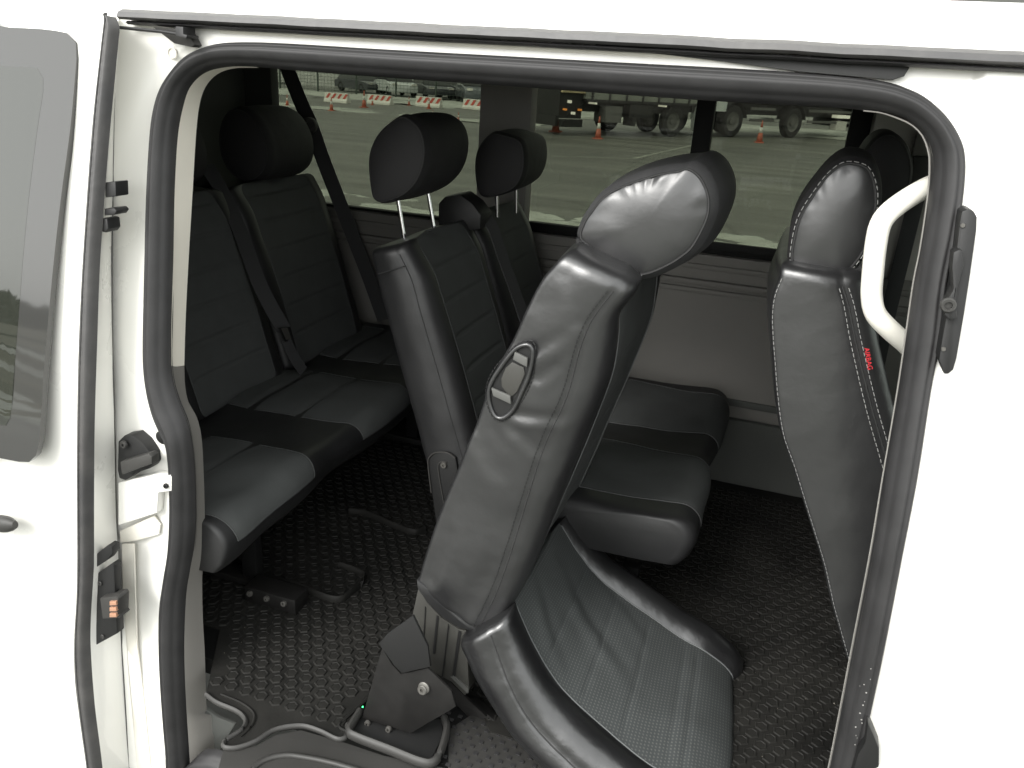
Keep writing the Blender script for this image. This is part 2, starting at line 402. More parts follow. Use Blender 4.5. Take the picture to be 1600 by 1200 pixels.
for args in [(527, 160, 40, 'leftmost red and white striped barrier seen through the rear side window'),
             (594, 163, 40, 'striped barrier in front of the silver parked car'),
             (670, 167, 42, 'striped barrier right of the silver car, before the dark cars'),
             (744, 171, 42, 'striped barrier partly hidden behind the grey window pillar'),
             (838, 174, 42, 'striped barrier between the window pillar and the lorry')]: barrier(*args)
# cones
def cone(px, py, hpx, label, lean=0):
    p = G(px, py); h = hpx / FPX * (p - CAMP).dot(FW) / .97
    c = empty('traffic_cone', p, label, 'traffic cone', 'traffic cones on the car park')
    s = h * .21
    box('base', p.x - s, p.x + s, p.y - s, p.y + s, 0, h * .05, orange, c, bev=0)
    R = lambda z: h * (.15 - .13 * z)
    def band(name, a, b, m_):
        rows = [[(p.x + R(z) * math.cos(k * .5236), p.y + R(z) * math.sin(k * .5236), h * (.05 + .95 * z)) for k in range(12)] for z in (a, b)]
        V, F = grid(rows, True, True); build(name, V, F, m_, c)
    band('body', 0, .42, orange); band('white_band', .42, .68, con_w); band('tip', .68, 1, orange)
for a in [(449, 165, 16, 'small cone at the far left, beside the seat belt'), (518, 173, 20, 'pale cone standing below the leftmost barrier'),
          (569, 168, 24, 'tall cone between the first two barriers'), (582, 164, 12, 'little cone at the left foot of the second barrier'),
          (639, 165, 13, 'small cone between the second and third barrier'), (670, 170, 16, 'cone in front of the third barrier'),
          (676, 181, 9, 'low cone just above the chrome-post headrest'), (716, 190, 14, 'cone on the asphalt above the right edge of the headrest'),
          (724, 166, 10, 'small cone at the left foot of the fourth barrier'), (868, 206, 40, 'slim dark orange cone in front of the lorry lights'),
          (934, 217, 33, 'large orange and white cone in front of the lorry flatbed'), (1186, 223, 32, 'orange cone in front of the trailer, right of the black window divider')]: cone(*a)
# wheels, cars, lorry
def wheel(name, c, r, wd, parent, axis=(0, 1, 0)):
    c = Vector(c); a = Vector(axis).normalized(); s = a.orthogonal().normalized(); u = a.cross(s); n = 28
    def rows(prof): return [[c + a * hh + (s * math.cos(6.2832 * k / n) + u * math.sin(6.2832 * k / n)) * rr for k in range(n)] for rr, hh in prof]
    w2 = wd / 2
    V, F = grid(rows([(r * .6, -w2 * .8), (r * .92, -w2), (r, -w2 * .7), (r, w2 * .7), (r * .92, w2), (r * .6, w2 * .8)]), True)
    t = build(name, V, F, tyre_m, parent, sharp=50)
    V, F = grid(rows([(r * .6, -w2 * .8), (r * .55, -w2 * .6), (r * .5, -w2 * .35), (r * .22, -w2 * .3), (r * .2, -w2 * .7), (.001, -w2 * .75)]), True)
    q = build('rim', V, F, rim_m, t, sharp=50)
    return t
def car(x, y, ang, L, Wd, H, paint, label, suv=False):
    e = empty('parked_car', (x, y, 0), label, 'car', 'cars parked behind the fence')
    R_ = Matrix.Rotation(math.radians(ang), 3, 'Z'); P = Vector((x, y, 0))
    T = lambda q: P + R_ @ Vector(q)
    hb = H * .58
    prof = [(-.5, .30), (-.5, .5), (-.485, .62), (-.40, .64), (-.34, .66), (.17, .66), (.40, .58), (.485, .5), (.5, .34), (.49, .2), (-.49, .2)]
    prof = [(a * L, b / .66 * hb) for a, b in prof]
    rows = [[T((a, yy * Wd / 2 * (1 if abs(yy) < .99 else 1), z if k else z)) for a, z in prof] for k, yy in enumerate((-1, -.93, .93, 1))]
    for r_, s_ in ((0, .96), (3, .96)):
        cx = 0; rows[r_] = [T((a * .985, (-1 if r_ == 0 else 1) * Wd / 2, .2 * hb + (z - .2 * hb) * .95)) for a, z in prof]
    V, F = grid(rows, True, True); build('body', V, F, paint, e, sharp=40)
    roof_ = [(-.43, 0), (-.33 if suv else -.28, 1), (.0, 1.0), (.08, .97), (.27, 0)]
    def cab(name, m_, inset, z0, z1, shrink):
        rows = []
        for yy in (-1, 1):
            rows.append([T((a * L * (1 - shrink * .0), yy * (Wd / 2 - inset - .14 * t * Wd / 2), hb * .97 + (H - hb * .97) * t)) for a, t in roof_])
        V, F = grid(rows, True, True); return build(name, V, F, m_, e, sharp=30)
    cab('windows', carglass, .05, 0, 1, 0)
    V, F = boxvf(-.31 * L if suv else -.27 * L, .07 * L, -Wd * .40, Wd * .40, H - .03, H + .015)
    build('roof', [T(v) for v in V], F, paint, e, smooth=False)
    for xx in (-.31, .31):
        for yy in (-1, 1):
            wheel('wheel', T((xx * L, yy * (Wd / 2 - .08), .31)), .31, .2, e, R_ @ Vector((0, -yy * -1, 0)))
    for yy in (-.7, .7):
        V, F = boxvf(L * .485, L * .503, yy * Wd / 2 - .16, yy * Wd / 2 + .16, hb * .72, hb * .86); build('headlight', [T(v) for v in V], F, con_w, e, smooth=False)
def carat(px, py, d, *a):
    v = ray(px, py); k = d / v.y; p = CAMP + v * k; car(p.x, p.y, *a)
carat(618, 150, 49.0, -48, 4.3, 1.75, 1.62, silver, 'silver car parked behind the second striped barrier')
carat(566, 150, 50.5, -30, 4.3, 1.75, 1.4, darkpaint, 'dark car left of the silver car behind the fence')
carat(675, 155, 50.0, -50, 4.4, 1.8, 1.45, darkpaint, 'dark car right of the silver car behind the fence')
carat(716, 158, 52.5, -46, 4.3, 1.75, 1.5, bluepaint, 'slate grey car next to the grey window pillar')
carat(742, 162, 47.5, -60, 4.5, 1.85, 1.75, bluepaint, 'tall dark car cut off by the grey window pillar')
carat(850, 168, 50.0, -40, 4.4, 1.8, 1.6, silver, 'pale car seen between the window pillar and the lorry')

a_ = G(1050, 214); b_ = G(1240, 216)
dirt = (b_ - a_); dirt.z = 0; dirt.normalize(); angT = math.atan2(dirt.y, dirt.x)
RTk = Matrix.Rotation(angT, 3, 'Z')
def along(px):    # distance along the lorry's side line under a picture column
    v = ray(px, 214); n = Vector((-dirt.y, dirt.x, 0)); k = (a_ - CAMP).dot(n) / v.dot(n); return (CAMP + v * k - a_).dot(dirt)
def TK(x, y, z): return a_ + RTk @ Vector((x, y, 0)) + Vector((0, 0, z))
def tbox(name, x0, x1, y0, y1, z0, z1, m_, parent, bev=0):
    V, F = boxvf(x0, x1, y0, y1, z0, z1); return build(name, [TK(*v) for v in V], F, m_, parent, smooth=False)
lorry = empty('flatbed_lorry', a_, 'dark flatbed lorry with grey dropside body seen through the middle side window', 'lorry')
xs = along(873); xc = along(908); xe = along(1082)
R0 = .53
tbox('cab', xs, xc, .1, 2.5, .55, 2.9, truck_m, lorry)
tbox('bumper', xs - .12, xs + .0, .1, 2.5, .3, .62, truck_m, lorry)
tbox('bumper', xs + .02, xc, .0, .1, .28, .52, truck_m, lorry)
tbox('crate_stack', xs + .02, xc + .02, -.02, .09, 1.35, 1.98, plank, lorry)
for px_, m_ in ((880, lampo), (903, lampo), (893, lampw)):
    xx = along(px_); tbox('lamp', xx - .035, xx + .035, -.05, .098, .80 if m_ is lampo else .68, .86 if m_ is lampo else .76, m_, lorry)
tbox('lamp', along(885), along(885) + .07, -.05, .098, 1.03, 1.12, lampw, lorry)
tbox('chassis', xc + .01, xe, .35, 2.2, .78, 1.15, truck_m, lorry)
tbox('dropside_body', xc + .05, xe, 0, 2.5, 1.18, 2.75, tarp, lorry)
tbox('body_floor', xc + .05, xe, -.03, 2.5, 1.10, 1.177, truck_m, lorry)
x = xc + .3
while x < xe: tbox('side_post', x, x + .06, -.045, -.002, 1.14, 1.62, truck_m, lorry); x += .78
for p0, p1, z0, z1 in ((943, 968, .45, .98), (980, 1014, .62, 1.05)): tbox('tank', along(p0), along(p1), .0, .6, z0, z1, truck_m if p0 > 950 else rim_m, lorry)
tbox('mudguard', along(986), along(990), -.02, .5, .35, .75, truck_m, lorry)
for px_, yy in ((1051, .18), (1010, 2.2), (1074, 2.2)): wheel('wheel', TK(along(px_), yy, R0), R0, .3, lorry, RTk @ Vector((0, 1, 0)))
for px_ in (926, 1034): tbox('lamp', along(px_) - .03, along(px_) + .03, -.04, .34, 1.02, 1.08, lampw, lorry)
trl = empty('trailer', a_ + dirt * along(1105), 'long dark trailer behind the black window divider, right of the lorry', 'trailer')
t0 = along(1088); t1 = along(1342)
tbox('chassis', t0, t1, .4, 2.2, .85, 1.25, truck_m, trl)
tbox('dropside_body', t0 + 1.8, t1, 0, 2.5, 1.35, 3.0, truck_m, trl)
# silver curved mudguard
xm = along(1118); V = []; rows = []
for k in range(13):
    an = math.radians(-20 + k * 11); rr = .82
    rows.append([TK(xm - .1 + rr * 1.1 * -math.cos(an), yy, .55 + rr * 1.25 * math.sin(an)) for yy in (-.05, .45)])
V, F = grid(rows); o = build('mudguard', V, F, silver, trl)
tbox('side_tank', along(1107), along(1128), -.02, .1, .95, 1.55, silver, trl)
for px_, yy in ((1143, .18), (1237, .18), (1118, 2.2), (1192, 2.2)): wheel('wheel', TK(along(px_), yy, .60), .60, .3, trl, RTk @ Vector((0, 1, 0)))
for c in (1143, 1237):
    rows = []
    for k in range(13):
        an = math.radians(10 + k * 13.3); rows.append([TK(along(c) - .72 * math.cos(an), yy, .60 + .70 * math.sin(an)) for yy in (-.02, .4)])
    V, F = grid(rows); build('mudguard', V, F, truck_m, trl)
for z in (.62, 1.05): tbox('side_guard', along(1168), along(1205), 0, .05, z, z + .1, rim_m, trl); tbox('side_guard', along(1258), along(1335), 0, .05, z, z + .1, rim_m, trl)
tbox('white_box', along(1303), along(1318), -.03, .3, .35, .72, con_w, trl); tbox('lamp', along(1303), along(1310), -.06, .3, .85, .98, lampw, trl); tbox('lamp', along(1313), along(1320), -.06, .3, .85, .98, lampw, trl)
tbox('rear_frame', along(1338), along(1345), 0, 2.4, .45, 1.3, truck_m, trl)
# ================================================================== BEHIND THE CAMERA (mirrored in the sliding door's glass)
rough_patch('snow_strip', -30, 10, -4.6, -2.2, .0, .05, 200, 30, snow, .0, 4.4, .5)
rough_patch('snow_patch', -40, 0, -30, -22, .0, .06, 160, 40, snow, .05, 6.4, .2)
rough_patch('snow_patch', -40, 10, -14, -8, .0, .06, 160, 40, snow, .33, 9.4, .3)
parts = []
rnd = random.Random(3)
for i in range(26000):
    x = rnd.uniform(-34, 6); y = rnd.uniform(-22, -4.6)
    if noise.noise(Vector((x * .3, y * .3, 1))) < -.1: continue
    h = rnd.uniform(.12, .45) * (1.2 + noise.noise(Vector((x * .5, y * .5, 7)))); dx = rnd.uniform(-.2, .2); dy = rnd.uniform(-.2, .2); w_ = rnd.uniform(.02, .06)
    parts.append(([(x, y, 0), (x + w_, y + w_, 0), (x + dx, y + dy, h)], [(0, 1, 2)]))
V, F = join_vf(parts); tag(build('dry_scrub', V, F, scrub2, smooth=False), kind='stuff')
# far wood
parts = []
for i in range(9000):
    a = rnd.uniform(math.radians(195), math.radians(255)); d = rnd.uniform(430, 520); x = d * math.cos(a); y = d * math.sin(a)
    hh = 9 + 4 * noise.noise(Vector((a * 9, 0, 0))) + 2 * noise.noise(Vector((a * 40, 0, 3))); z = rnd.uniform(0, 1) ** .7 * hh; s = rnd.uniform(1, 2.6)
    q = [Vector((rnd.gauss(0, s), rnd.gauss(0, s), rnd.gauss(0, s))) + Vector((x, y, z)) for _ in range(4)]
    parts.append((q, [(0, 1, 2), (0, 2, 3), (1, 3, 2)]))
V, F = join_vf(parts); tag(build('far_wood', V, F, tree_m, smooth=False), kind='stuff')
fr = empty('rail_fence', (-20, -19, 0), 'low dark rail fence across the field, mirrored in the sliding door glass', 'fence')
for i in range(13):
    x = -34 + 3 * i; box('fence_post', x - .07, x + .07, -19.07, -18.93, 0, 1.0, tree_m, fr, bev=0)
for z in (.45, .85): box('rail', -34, 2, -19.03, -18.97, z, z + .08, tree_m, fr, bev=0)
# ================================================================== THE VAN
van = empty('van', (0, 1.9, 0), 'white passenger van with its sliding side door open', 'van')
# ---- opening outlines in the van's side
OUT = [(1298 + 42, 1240), (1340, 1200), (1355, 1140), (1381, 1020), (1410, 870), (1434, 745), (1455, 610), (1469, 537), (1480, 440), (1498, 355), (1507, 290), (1508, 245), (1500, 215), (1480, 183), (1450, 155), (1420, 139), (1380, 127), (1300, 117), (1150, 107), (1000, 99), (800, 88), (600, 77), (470, 69), (400, 66), (350, 67), (318, 74), (290, 89), (267, 115), (250, 145), (240, 185), (235, 240), (231, 320), (229, 400), (227, 480), (226, 560), (231, 610), (241, 650), (254, 680), (262, 700), (266, 740), (267, 800), (264, 860), (257, 905), (251, 950), (250, 1000), (252, 1060), (256, 1120), (261, 1180), (264, 1240)]
INN = [(1288, 1240), (1298, 1195), (1309, 1140), (1332, 1020), (1361, 870), (1381, 745), (1404, 610), (1418, 515), (1429, 440), (1443, 355), (1453, 290), (1455, 245), (1450, 225), (1438, 205), (1415, 188), (1393, 180), (1360, 174), (1300, 168), (1150, 160), (1000, 150), (800, 135), (600, 121), (470, 111), (405, 105), (365, 104), (342, 106), (324, 112), (306, 125), (294, 142), (284, 170), (277, 215), (273, 300), (271, 380), (269, 480), (268, 560), (271, 595), (280, 625), (292, 655), (299, 685), (304, 730), (306, 800), (304, 850), (297, 890), (291, 930), (288, 1000), (289, 1060), (292, 1120), (296, 1180), (299, 1240)]
out3 = [SK(x, y, -.005) for x, y in OUT]; inn3 = [SK(x, y, .02) for x, y in INN]
# close both loops along the sill below the picture
zb = .30
low = [Vector((.29, yb(.36), .36)), Vector((.2, yb(zb), zb)), Vector((-.3, yb(zb), zb)), Vector((-.8, yb(zb), zb)), Vector((-1.08, yb(zb), zb))]
lowi = [Vector((.255, yb(.36) + .02, .40)), Vector((.18, yb(zb) + .02, zb + .05)), Vector((-.3, yb(zb) + .02, zb + .05)), Vector((-.8, yb(zb) + .02, zb + .05)), Vector((-1.05, yb(zb) + .02, zb + .05))]
outL = out3 + low[::-1]; innL = inn3 + lowi[::-1]
def seal_prof(t):
    b = .019 * math.sin(math.pi * t) ** .42
    return b - .0045 * math.exp(-((t - .20) / .045) ** 2) - .003 * max(0, t - .55) / .45 - .002 * math.exp(-((t - .72) / .05) ** 2)
def dense_pair(A, B, per):
    # equal parameter resampling so the pairs stay matched
    n = len(A); a = []; b = []
    for i in range(n):
        for k in range(per):
            t = k / per
            for P, o in ((A, a), (B, b)):
                p0, p1, p2, p3 = P[(i - 1) % n], P[i], P[(i + 1) % n], P[(i + 2) % n]
                o.append(.5 * ((2 * p1) + (p2 - p0) * t + (2 * p0 - 5 * p1 + 4 * p2 - p3) * t * t + (3 * p1 - p0 - 3 * p2 + p3) * t ** 3))
    return a, b
da, db = dense_pair(outL, innL, 5)
rows = []
for a, b in zip(da, db): rows.append([a.lerp(b, j / 16) + Vector((0, -1, 0)) * seal_prof(j / 16) for j in range(17)])
rows.append(rows[0]); V, F = grid(rows); build('door_opening_seal', V, F, rubber, van)
# ---- side panel around the opening
cx_, cz_ = -.42, 1.15
XL, XR, ZB, ZT = -2.45, .60, .22, 1.90
rows = []
for a in da:
    d = Vector((a.x - cx_, 0, a.z - cz_)); ks = []
    if d.x > 1e-6: ks.append((XR - cx_) / d.x)
    if d.x < -1e-6: ks.append((XL - cx_) / d.x)
    if d.z > 1e-6: ks.append((ZT - cz_) / d.z)
    if d.z < -1e-6: ks.append((ZB - cz_) / d.z)
    k = min(ks); r = []
    for j in range(9):
        t = j / 8; s = 1 + (k - 1) * t ** 1.3; x = cx_ + d.x * s; z = cz_ + d.z * s
        bulge = 0
        if x > .2: bulge = -.012 * min(1, max(0, (s - 1) * 12))     # pillar skin stands a little proud of the seal flange
        elif x < -1.0 and z < 1.87: bulge = .0 + .014 * math.sin(min(1, t * 4) * math.pi)
        r.append(Vector((x, yb(z) + bulge, z)))
    rows.append(r)
rows.append(rows[0]); V, F = grid(rows); build('side_panel', V, F, white, van)
# ---- roof
rows = []
for x in [-2.45, -1.5, -.5, .5, 1.6, 2.6]:
    prof = [(yb(1.90) + .0005, 1.899), (yb(1.95), 1.95), (1.262, 2.02), (1.285, 2.10), (1.35, 2.20), (1.50, 2.31), (1.9, 2.34), (2.25, 2.26), (2.45, 2.10), (2.55, 2.02), (2.60, 1.96), (2.62, 1.90)]
    rows.append([Vector((x, y, z)) for y, z in prof])
V, F = grid(rows); build('roof', V, F, white, van)
# rail over the door: rubber topped strip, drip lip, dark track with shade taper
def straight(name, x0, x1, prof, material, n=24, wob=0, label=None):
    rows = []
    for i in range(n + 1):
        x = x0 + (x1 - x0) * i / n; rows.append([Vector((x, y, z + (wob * noise.noise(Vector((x * 14, z * 9, 2))) if wob else 0))) for y, z in prof])
    V, F = grid(rows, True, True); return build(name, V, F, material, van, sharp=40, label=label)
gt, gb = SK(800, 41, -.03).z, SK(800, 62, -.03).z
YG = yb(gb)
straight('door_rail_trim', SK(185, 30, -.03).x, 1.2, [(YG + .02, gt), (YG - .018, gt - .001), (YG - .030, gt - .006), (YG - .034, gb + .004), (YG - .028, gb), (YG + .02, gb + .001)], rubber_grey, 80, .0012)
straight('rail_drip_lip', SK(200, 48, -.02).x, 1.2, [(YG + .02, gb - .001), (YG - .022, gb - .001), (YG - .027, gb - .004), (YG - .022, gb - .007), (YG + .02, gb - .007)], rubber, 60, .0008)
straight('rail_recess', -.95, SK(1415, 110).x, [(YG + .03, gb - .008), (YG - .003, gb - .008), (YG - .0015, gb - .018), (YG + .03, gb - .018)], jamb, 20)
p = [SK(930, 69, -.006), SK(1130, 80, -.008), SK(1415, 96, -.012), SK(1421, 106, -.012), SK(1413, 119, -.012), SK(1395, 125, -.012), SK(1250, 112, -.011), SK(1130, 96, -.009), SK(1020, 83, -.007), SK(930, 71, -.006)]
plate('track_end_shade', p, (0, .02, 0), plast, van, bev=.001)  # track opening; its thin black taper paints the shade gradient under the rail
# bracket and rod at the rail's rear end
plate('rail_bracket', [SK(238, 42, -.03), SK(290, 46, -.03), SK(304, 70, -.02), SK(300, 74, -.02), SK(272, 68, -.02)], (0, .02, 0), plast_grey, van)
plate('rail_bracket', [SK(274, 41, -.045), SK(286, 42, -.045), (SK(286, 53, -.045)), SK(292, 55, -.045), SK(291, 60, -.045), SK(274, 56, -.045)], (0, .03, 0), plast, van, bev=.001)
tube('guide_rod', [SK(188, 43, -.04), SK(250, 49, -.04), SK(288, 55, -.04)], .0028, plast, van)
disc('body_plug', SK(270, 83, -.002), (0, -1, 0), .0095, .003, jamb, van, hole=.0075)
# ---- cream and grey inner trim along the opening
INL = [(405, 106), (365, 107), (338, 117), (320, 138), (311, 168), (306, 215), (301, 300), (295, 400), (290, 500), (288, 571)]
INS = [(404, 104), (362, 104), (324, 112), (300, 132), (288, 160), (278, 213), (273, 300), (271, 400), (268, 500), (268, 571)]
def inner_ribbon(name, A, B, offa, offb, m_, n=80, bulge=.006):
    a = [SK(x, y, offa) for x, y in A]; b = [SK(x, y, offb) for x, y in B]
    ribbon(name, a, b, lambda t: bulge * math.sin(math.pi * t), m_, van, n)
inner_ribbon('pillar_trim', INS, INL, .018, .07, cream)
ING0 = [(268, 571), (271, 595), (280, 627), (292, 655), (300, 685), (305, 733), (307, 800), (304, 850), (297, 890), (291, 930), (288, 1000), (289, 1060), (292, 1120), (296, 1180), (299, 1240)]
ING1 = [(288, 571), (289, 600), (294, 627), (308, 653), (315, 685), (318, 733), (320, 800), (320, 867), (316, 900), (317, 967), (320, 1020), (323, 1107), (330, 1118), (337, 1180), (338, 1240)]
inner_ribbon('lower_pillar_trim', ING0, ING1, .018, .07, greytrim2)
# scuff plate wedge at the lower left
wf = [SK(300, 1118, .036), SK(322, 1107, .069), SK(339, 1121, .074), SK(367, 1132, .085), SK(347, 1167, .076), SK(326, 1205, .062), SK(312, 1240, .05), SK(300, 1240, .036)]
plate('lower_trim_flange', wf, (0, .008, 0), trim_dark, van, bev=.002)
# right side thin bright lip inside the seal
RI = [(1349, 173), (1375, 176), (1400, 184), (1424, 195), (1441, 212), (1449, 232), (1452, 250), (1450, 300), (1438, 385), (1427, 440), (1416, 515), (1402, 610), (1379, 745), (1358, 870), (1329, 1020), (1306, 1140), (1295, 1195), (1284, 1240)]
lp = [SK(x, y, .012) for x, y in RI]
tube('trim_lip', cat(lp, 120), .0010, trim, van, n=6)
inner_ribbon('pillar_inner_trim', [(x + 6, y) for x, y in RI], [(x - 1, y) for x, y in RI], .014, .05, greytrim2, 100, .0)
# ---- inner liner of the body side (keeps the cabin dark like the real one)
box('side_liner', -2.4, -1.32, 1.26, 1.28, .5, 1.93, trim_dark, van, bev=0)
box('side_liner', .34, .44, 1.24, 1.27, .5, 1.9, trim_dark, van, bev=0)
# ---- floor, step and sill
box('floor', -2.4, 1.7, 1.20, 2.66, .50, .545, frame_m, van, bev=0)
box('floor_edge', -1.02, .30, 1.131, 1.199, .50, .545, frame_m, van, bev=0)
box('door_step', -1.0, .27, 1.12, 1.16, .30, .34, plast, van, bev=.004)
# ---- far side wall, window openings
YW = 2.66
zw0, zw1 = 1.342, 1.90
def wallbox(name, x0, x1, z0, z1, m_=trim, y0=YW, y1=YW + .05, bev=.01, label=None): return box(name, x0, x1, y0, y1, z0, z1, m_, van, bev, label=label)
wallbox('lower_wall_trim', -2.4, 1.6, .54, zw0 - .008, trim)
for z, d in ((1.235, .026), (1.205, .014), (1.285, .012)): box('trim_ridge', -2.4, 1.6, YW - d, YW - .0005, z, z + .018, trim, van, .006)
box('trim_ridge', -2.4, 1.6, YW - .012, YW - .0005, .83, .855, trim_dark, van, .006)
box('lower_kick_panel', -2.4, 1.6, YW - .03, YW - .001, .546, .79, trim_dark, van, .012)
wallbox('upper_wall_trim', -2.4, 1.6, zw1, 1.99, trim)
p1a, p1b = PY(748, 250, YW).x, PY(828, 250, YW).x
wallbox('window_pillar', p1a, p1b, zw0 - .007, zw1 - .001, trim_lifted, YW - .02, YW + .05, .015)
wallbox('window_pillar', -2.4, -1.86, zw0 - .007, zw1 - .001, trim_dark)
p2a, p2b = PY(1362, 200, YW).x, PY(1362, 200, YW).x + .28
wallbox('window_pillar', p2a, p2b, zw0 - .007, zw1 - .001, trim_lifted, YW - .03, YW + .05, .015)
wallbox('window_pillar', 1.2, 1.6, zw0 - .007, zw1 - .001, trim)
def window(x0, x1, fr_, divider=None, fw=.02):
    g = box('window', x0 - .035, x1 + .035, YW + .052, YW + .058, zw0 - .03, zw1 + .03, glass, van, bev=0)
    yy0, yy1 = YW + .018, YW + .051
    if fr_:
        box('frame', x0, x1, yy0, yy1, zw0 - .007, zw0 + .026, frame_m, g, .004)
        box('frame', x1 - .06, x1, yy0, yy1, zw0 + .027, zw1 - .03, frame_m, g, .004)
        box('frame', x0 + .34, x1, yy0, yy1, zw1 - .028, zw1 - .001, frame_m, g, .004)
    else:
        box('frame', x0, x1, yy0, yy1, zw0 - .007, zw0 + .002, frame_m, g, .002)
    if divider: box('divider', divider[0], divider[1], yy0 - .008, yy1, zw0 + .027, zw1 - .03, frame_m, g, .004)
window(-1.859, p1a - .001, False)
window(p1b + .001, p2a - .001, True, (PY(1076, 250, YW).x, PY(1105, 250, YW).x))
window(p2b + .001, 1.199, True)
# second sash: slightly different lower frame line and inner channel
box('sash_channel', PY(1092, 380, YW).x, p2a - .06, YW - .004, YW + .017, zw0 + .008, zw0 + .036, frame_m, van, .003)
# headliner, rear and front ends
box('headliner', -2.4, 1.7, 1.24, 2.68, 1.955, 1.975, trim_dark, van, bev=0)
box('rear_wall', -2.42, -2.38, 1.2, 2.7, .5, 1.97, trim_dark, van, bev=0)
box('dashboard', 1.25, 1.7, 1.2, 2.7, .5, 1.35, trim_dark, van, bev=.05)
ws = box('windscreen', 1.68, 1.69, 1.15, 2.62, 1.36, 2.0, glass_clear, van, bev=0)
# far front pillar details: belt, height adjuster, retractor cover
box('belt_guide_cover', .31, .385, YW - .06, YW - .031, 1.60, 1.82, trim, van, .012)
box('belt_adjuster', .315, .38, YW - .075, YW - .061, 1.60, 1.70, plast_grey, van, .006)
tube('driver_seat_belt', [(.35, YW - .05, 1.60), (.35, YW - .04, 1.2), (.36, YW - .05, .8)], .022, beltm, van, n=8, flat=.12)
# ---- white inner grab handle on the pillar
gp = [(1470, 285), (1452, 291), (1421, 308), (1391, 330), (1376, 350), (1369, 380), (1364, 425), (1362, 462), (1368, 490), (1388, 513), (1414, 536), (1432, 553)]
gy = [1.30, 1.29, 1.265, 1.245, 1.238, 1.235, 1.235, 1.238, 1.24, 1.25, 1.27, 1.29]
tube('grab_handle', cat([PY(a[0], a[1], y) for a, y in zip(gp, gy)], 60), .0148, handlem, van, n=16)
# ---- latch cover on the front edge of the opening
lc = [(1514, 326), (1522, 330), (1527, 340), (1526, 360), (1517, 425), (1507, 490), (1495, 560), (1490, 578), (1482, 585), (1475, 585), (1467, 562), (1472, 530), (1490, 430), (1500, 345), (1503, 330)]
plate('latch_cover', [SK(a, b, -.045) for a, b in lc], (0, .04, 0), plast, van, bev=.006)
plate('latch_bracket', [SK(a, b, -.03) for a, b in [(1494, 383), (1500, 388), (1500, 410), (1492, 440), (1488, 470), (1491, 490), (1478, 492), (1470, 484), (1474, 462), (1484, 445), (1482, 410), (1484, 388)]], (0, -.028, 0), plast, van, bev=.003)
disc('latch_bolt', SK(1481, 476, -.058), (0, -1, 0), .0095, .006, plast_grey, van, hole=.005)
for q in ((1504, 352), (1474, 545)): disc('latch_screw', SK(q[0], q[1], -.045), (0, -1, 0), .003, .003, bolt_m, van, n=10)
# ---- rear jamb fittings
plate('latch_housing', [SK(a, b, -.02) for a, b in [(184, 690), (192, 682), (206, 680), (222, 692), (236, 710), (238, 726), (232, 733), (214, 739), (196, 751), (186, 748), (183, 735)]], (0, .03, 0), plast, van, bev=.004)
plate('latch_claw', [SK(a, b, -.04) for a, b in [(187, 722), (232, 709), (237, 714), (237, 725), (210, 735), (190, 742)]], (0, .02, 0), plast_grey, van, bev=.003)
disc('latch_pin', SK(195, 694, -.024), (0, -1, 0), .0075, .006, plast_grey, van, hole=.003)
plate('hinge_arm', [SK(a, b, -.016) for a, b in [(184, 754), (246, 740), (268, 744), (268, 768), (247, 770), (245, 802), (184, 822)]], (0, .02, 0), white, van, bev=.004)
disc('hinge_screw', SK(260, 759, -.018), (0, -1, 0), .0055, .004, plast, van, hole=.002)
disc('rubber_plug', SK(254, 683, -.004), (0, -1, 0), .0135, .004, plast, van)
plate('jamb_recess', [SK(a, b, -.002) for a, b in [(190, 850), (209, 850), (211, 925), (214, 1010), (226, 1100), (236, 1200), (214, 1200), (200, 1050), (192, 930)]], (0, .004, 0), jamb, van, bev=.001)
plate('jamb_recess', [SK(a, b, -.0035) for a, b in [(187, 830), (240, 806), (250, 820), (248, 835), (212, 845), (188, 848)]], (0, .004, 0), jamb, van, bev=.001)
tube('panel_seam', cat([SK(a, b, .0) for a, b in [(181, 40), (176, 300), (175, 520), (178, 620), (181, 800), (186, 890), (190, 1000), (197, 1120), (203, 1240)]], 50), .0016, rubber_grey, van, n=6)
# ---- sliding door standing open over the rear side
door = build('sliding_door', *(lambda: (lambda rows: grid(rows))([[Vector((x, yb(z) - .075 + (.012 if x < -2.3 else 0), z)) for z in [i * .05 + .02 for i in range(38)]] for x in [-2.45, -2.3, -2.1, -1.9, -1.7, -1.55, -1.45, -1.38, -1.33]]))(), white, van)
SL = [(168, 20), (167, 27), (160, 83), (147, 200), (135, 367), (129, 467), (125, 567), (123, 700), (123, 800), (123, 870), (122, 933), (118, 1000), (119, 1060), (126, 1117), (136, 1190), (141, 1240)]
SR = [(181, 27), (187, 42), (185, 67), (177, 150), (168, 250), (157, 400), (152, 533), (148, 667), (147, 783), (147, 870), (146, 900), (142, 967), (142, 1017), (148, 1100), (158, 1180), (164, 1240)]
sl3 = [SK(x, y, -.075) for x, y in SL]; sr3 = [SK(x, y, -.070) for x, y in SR]
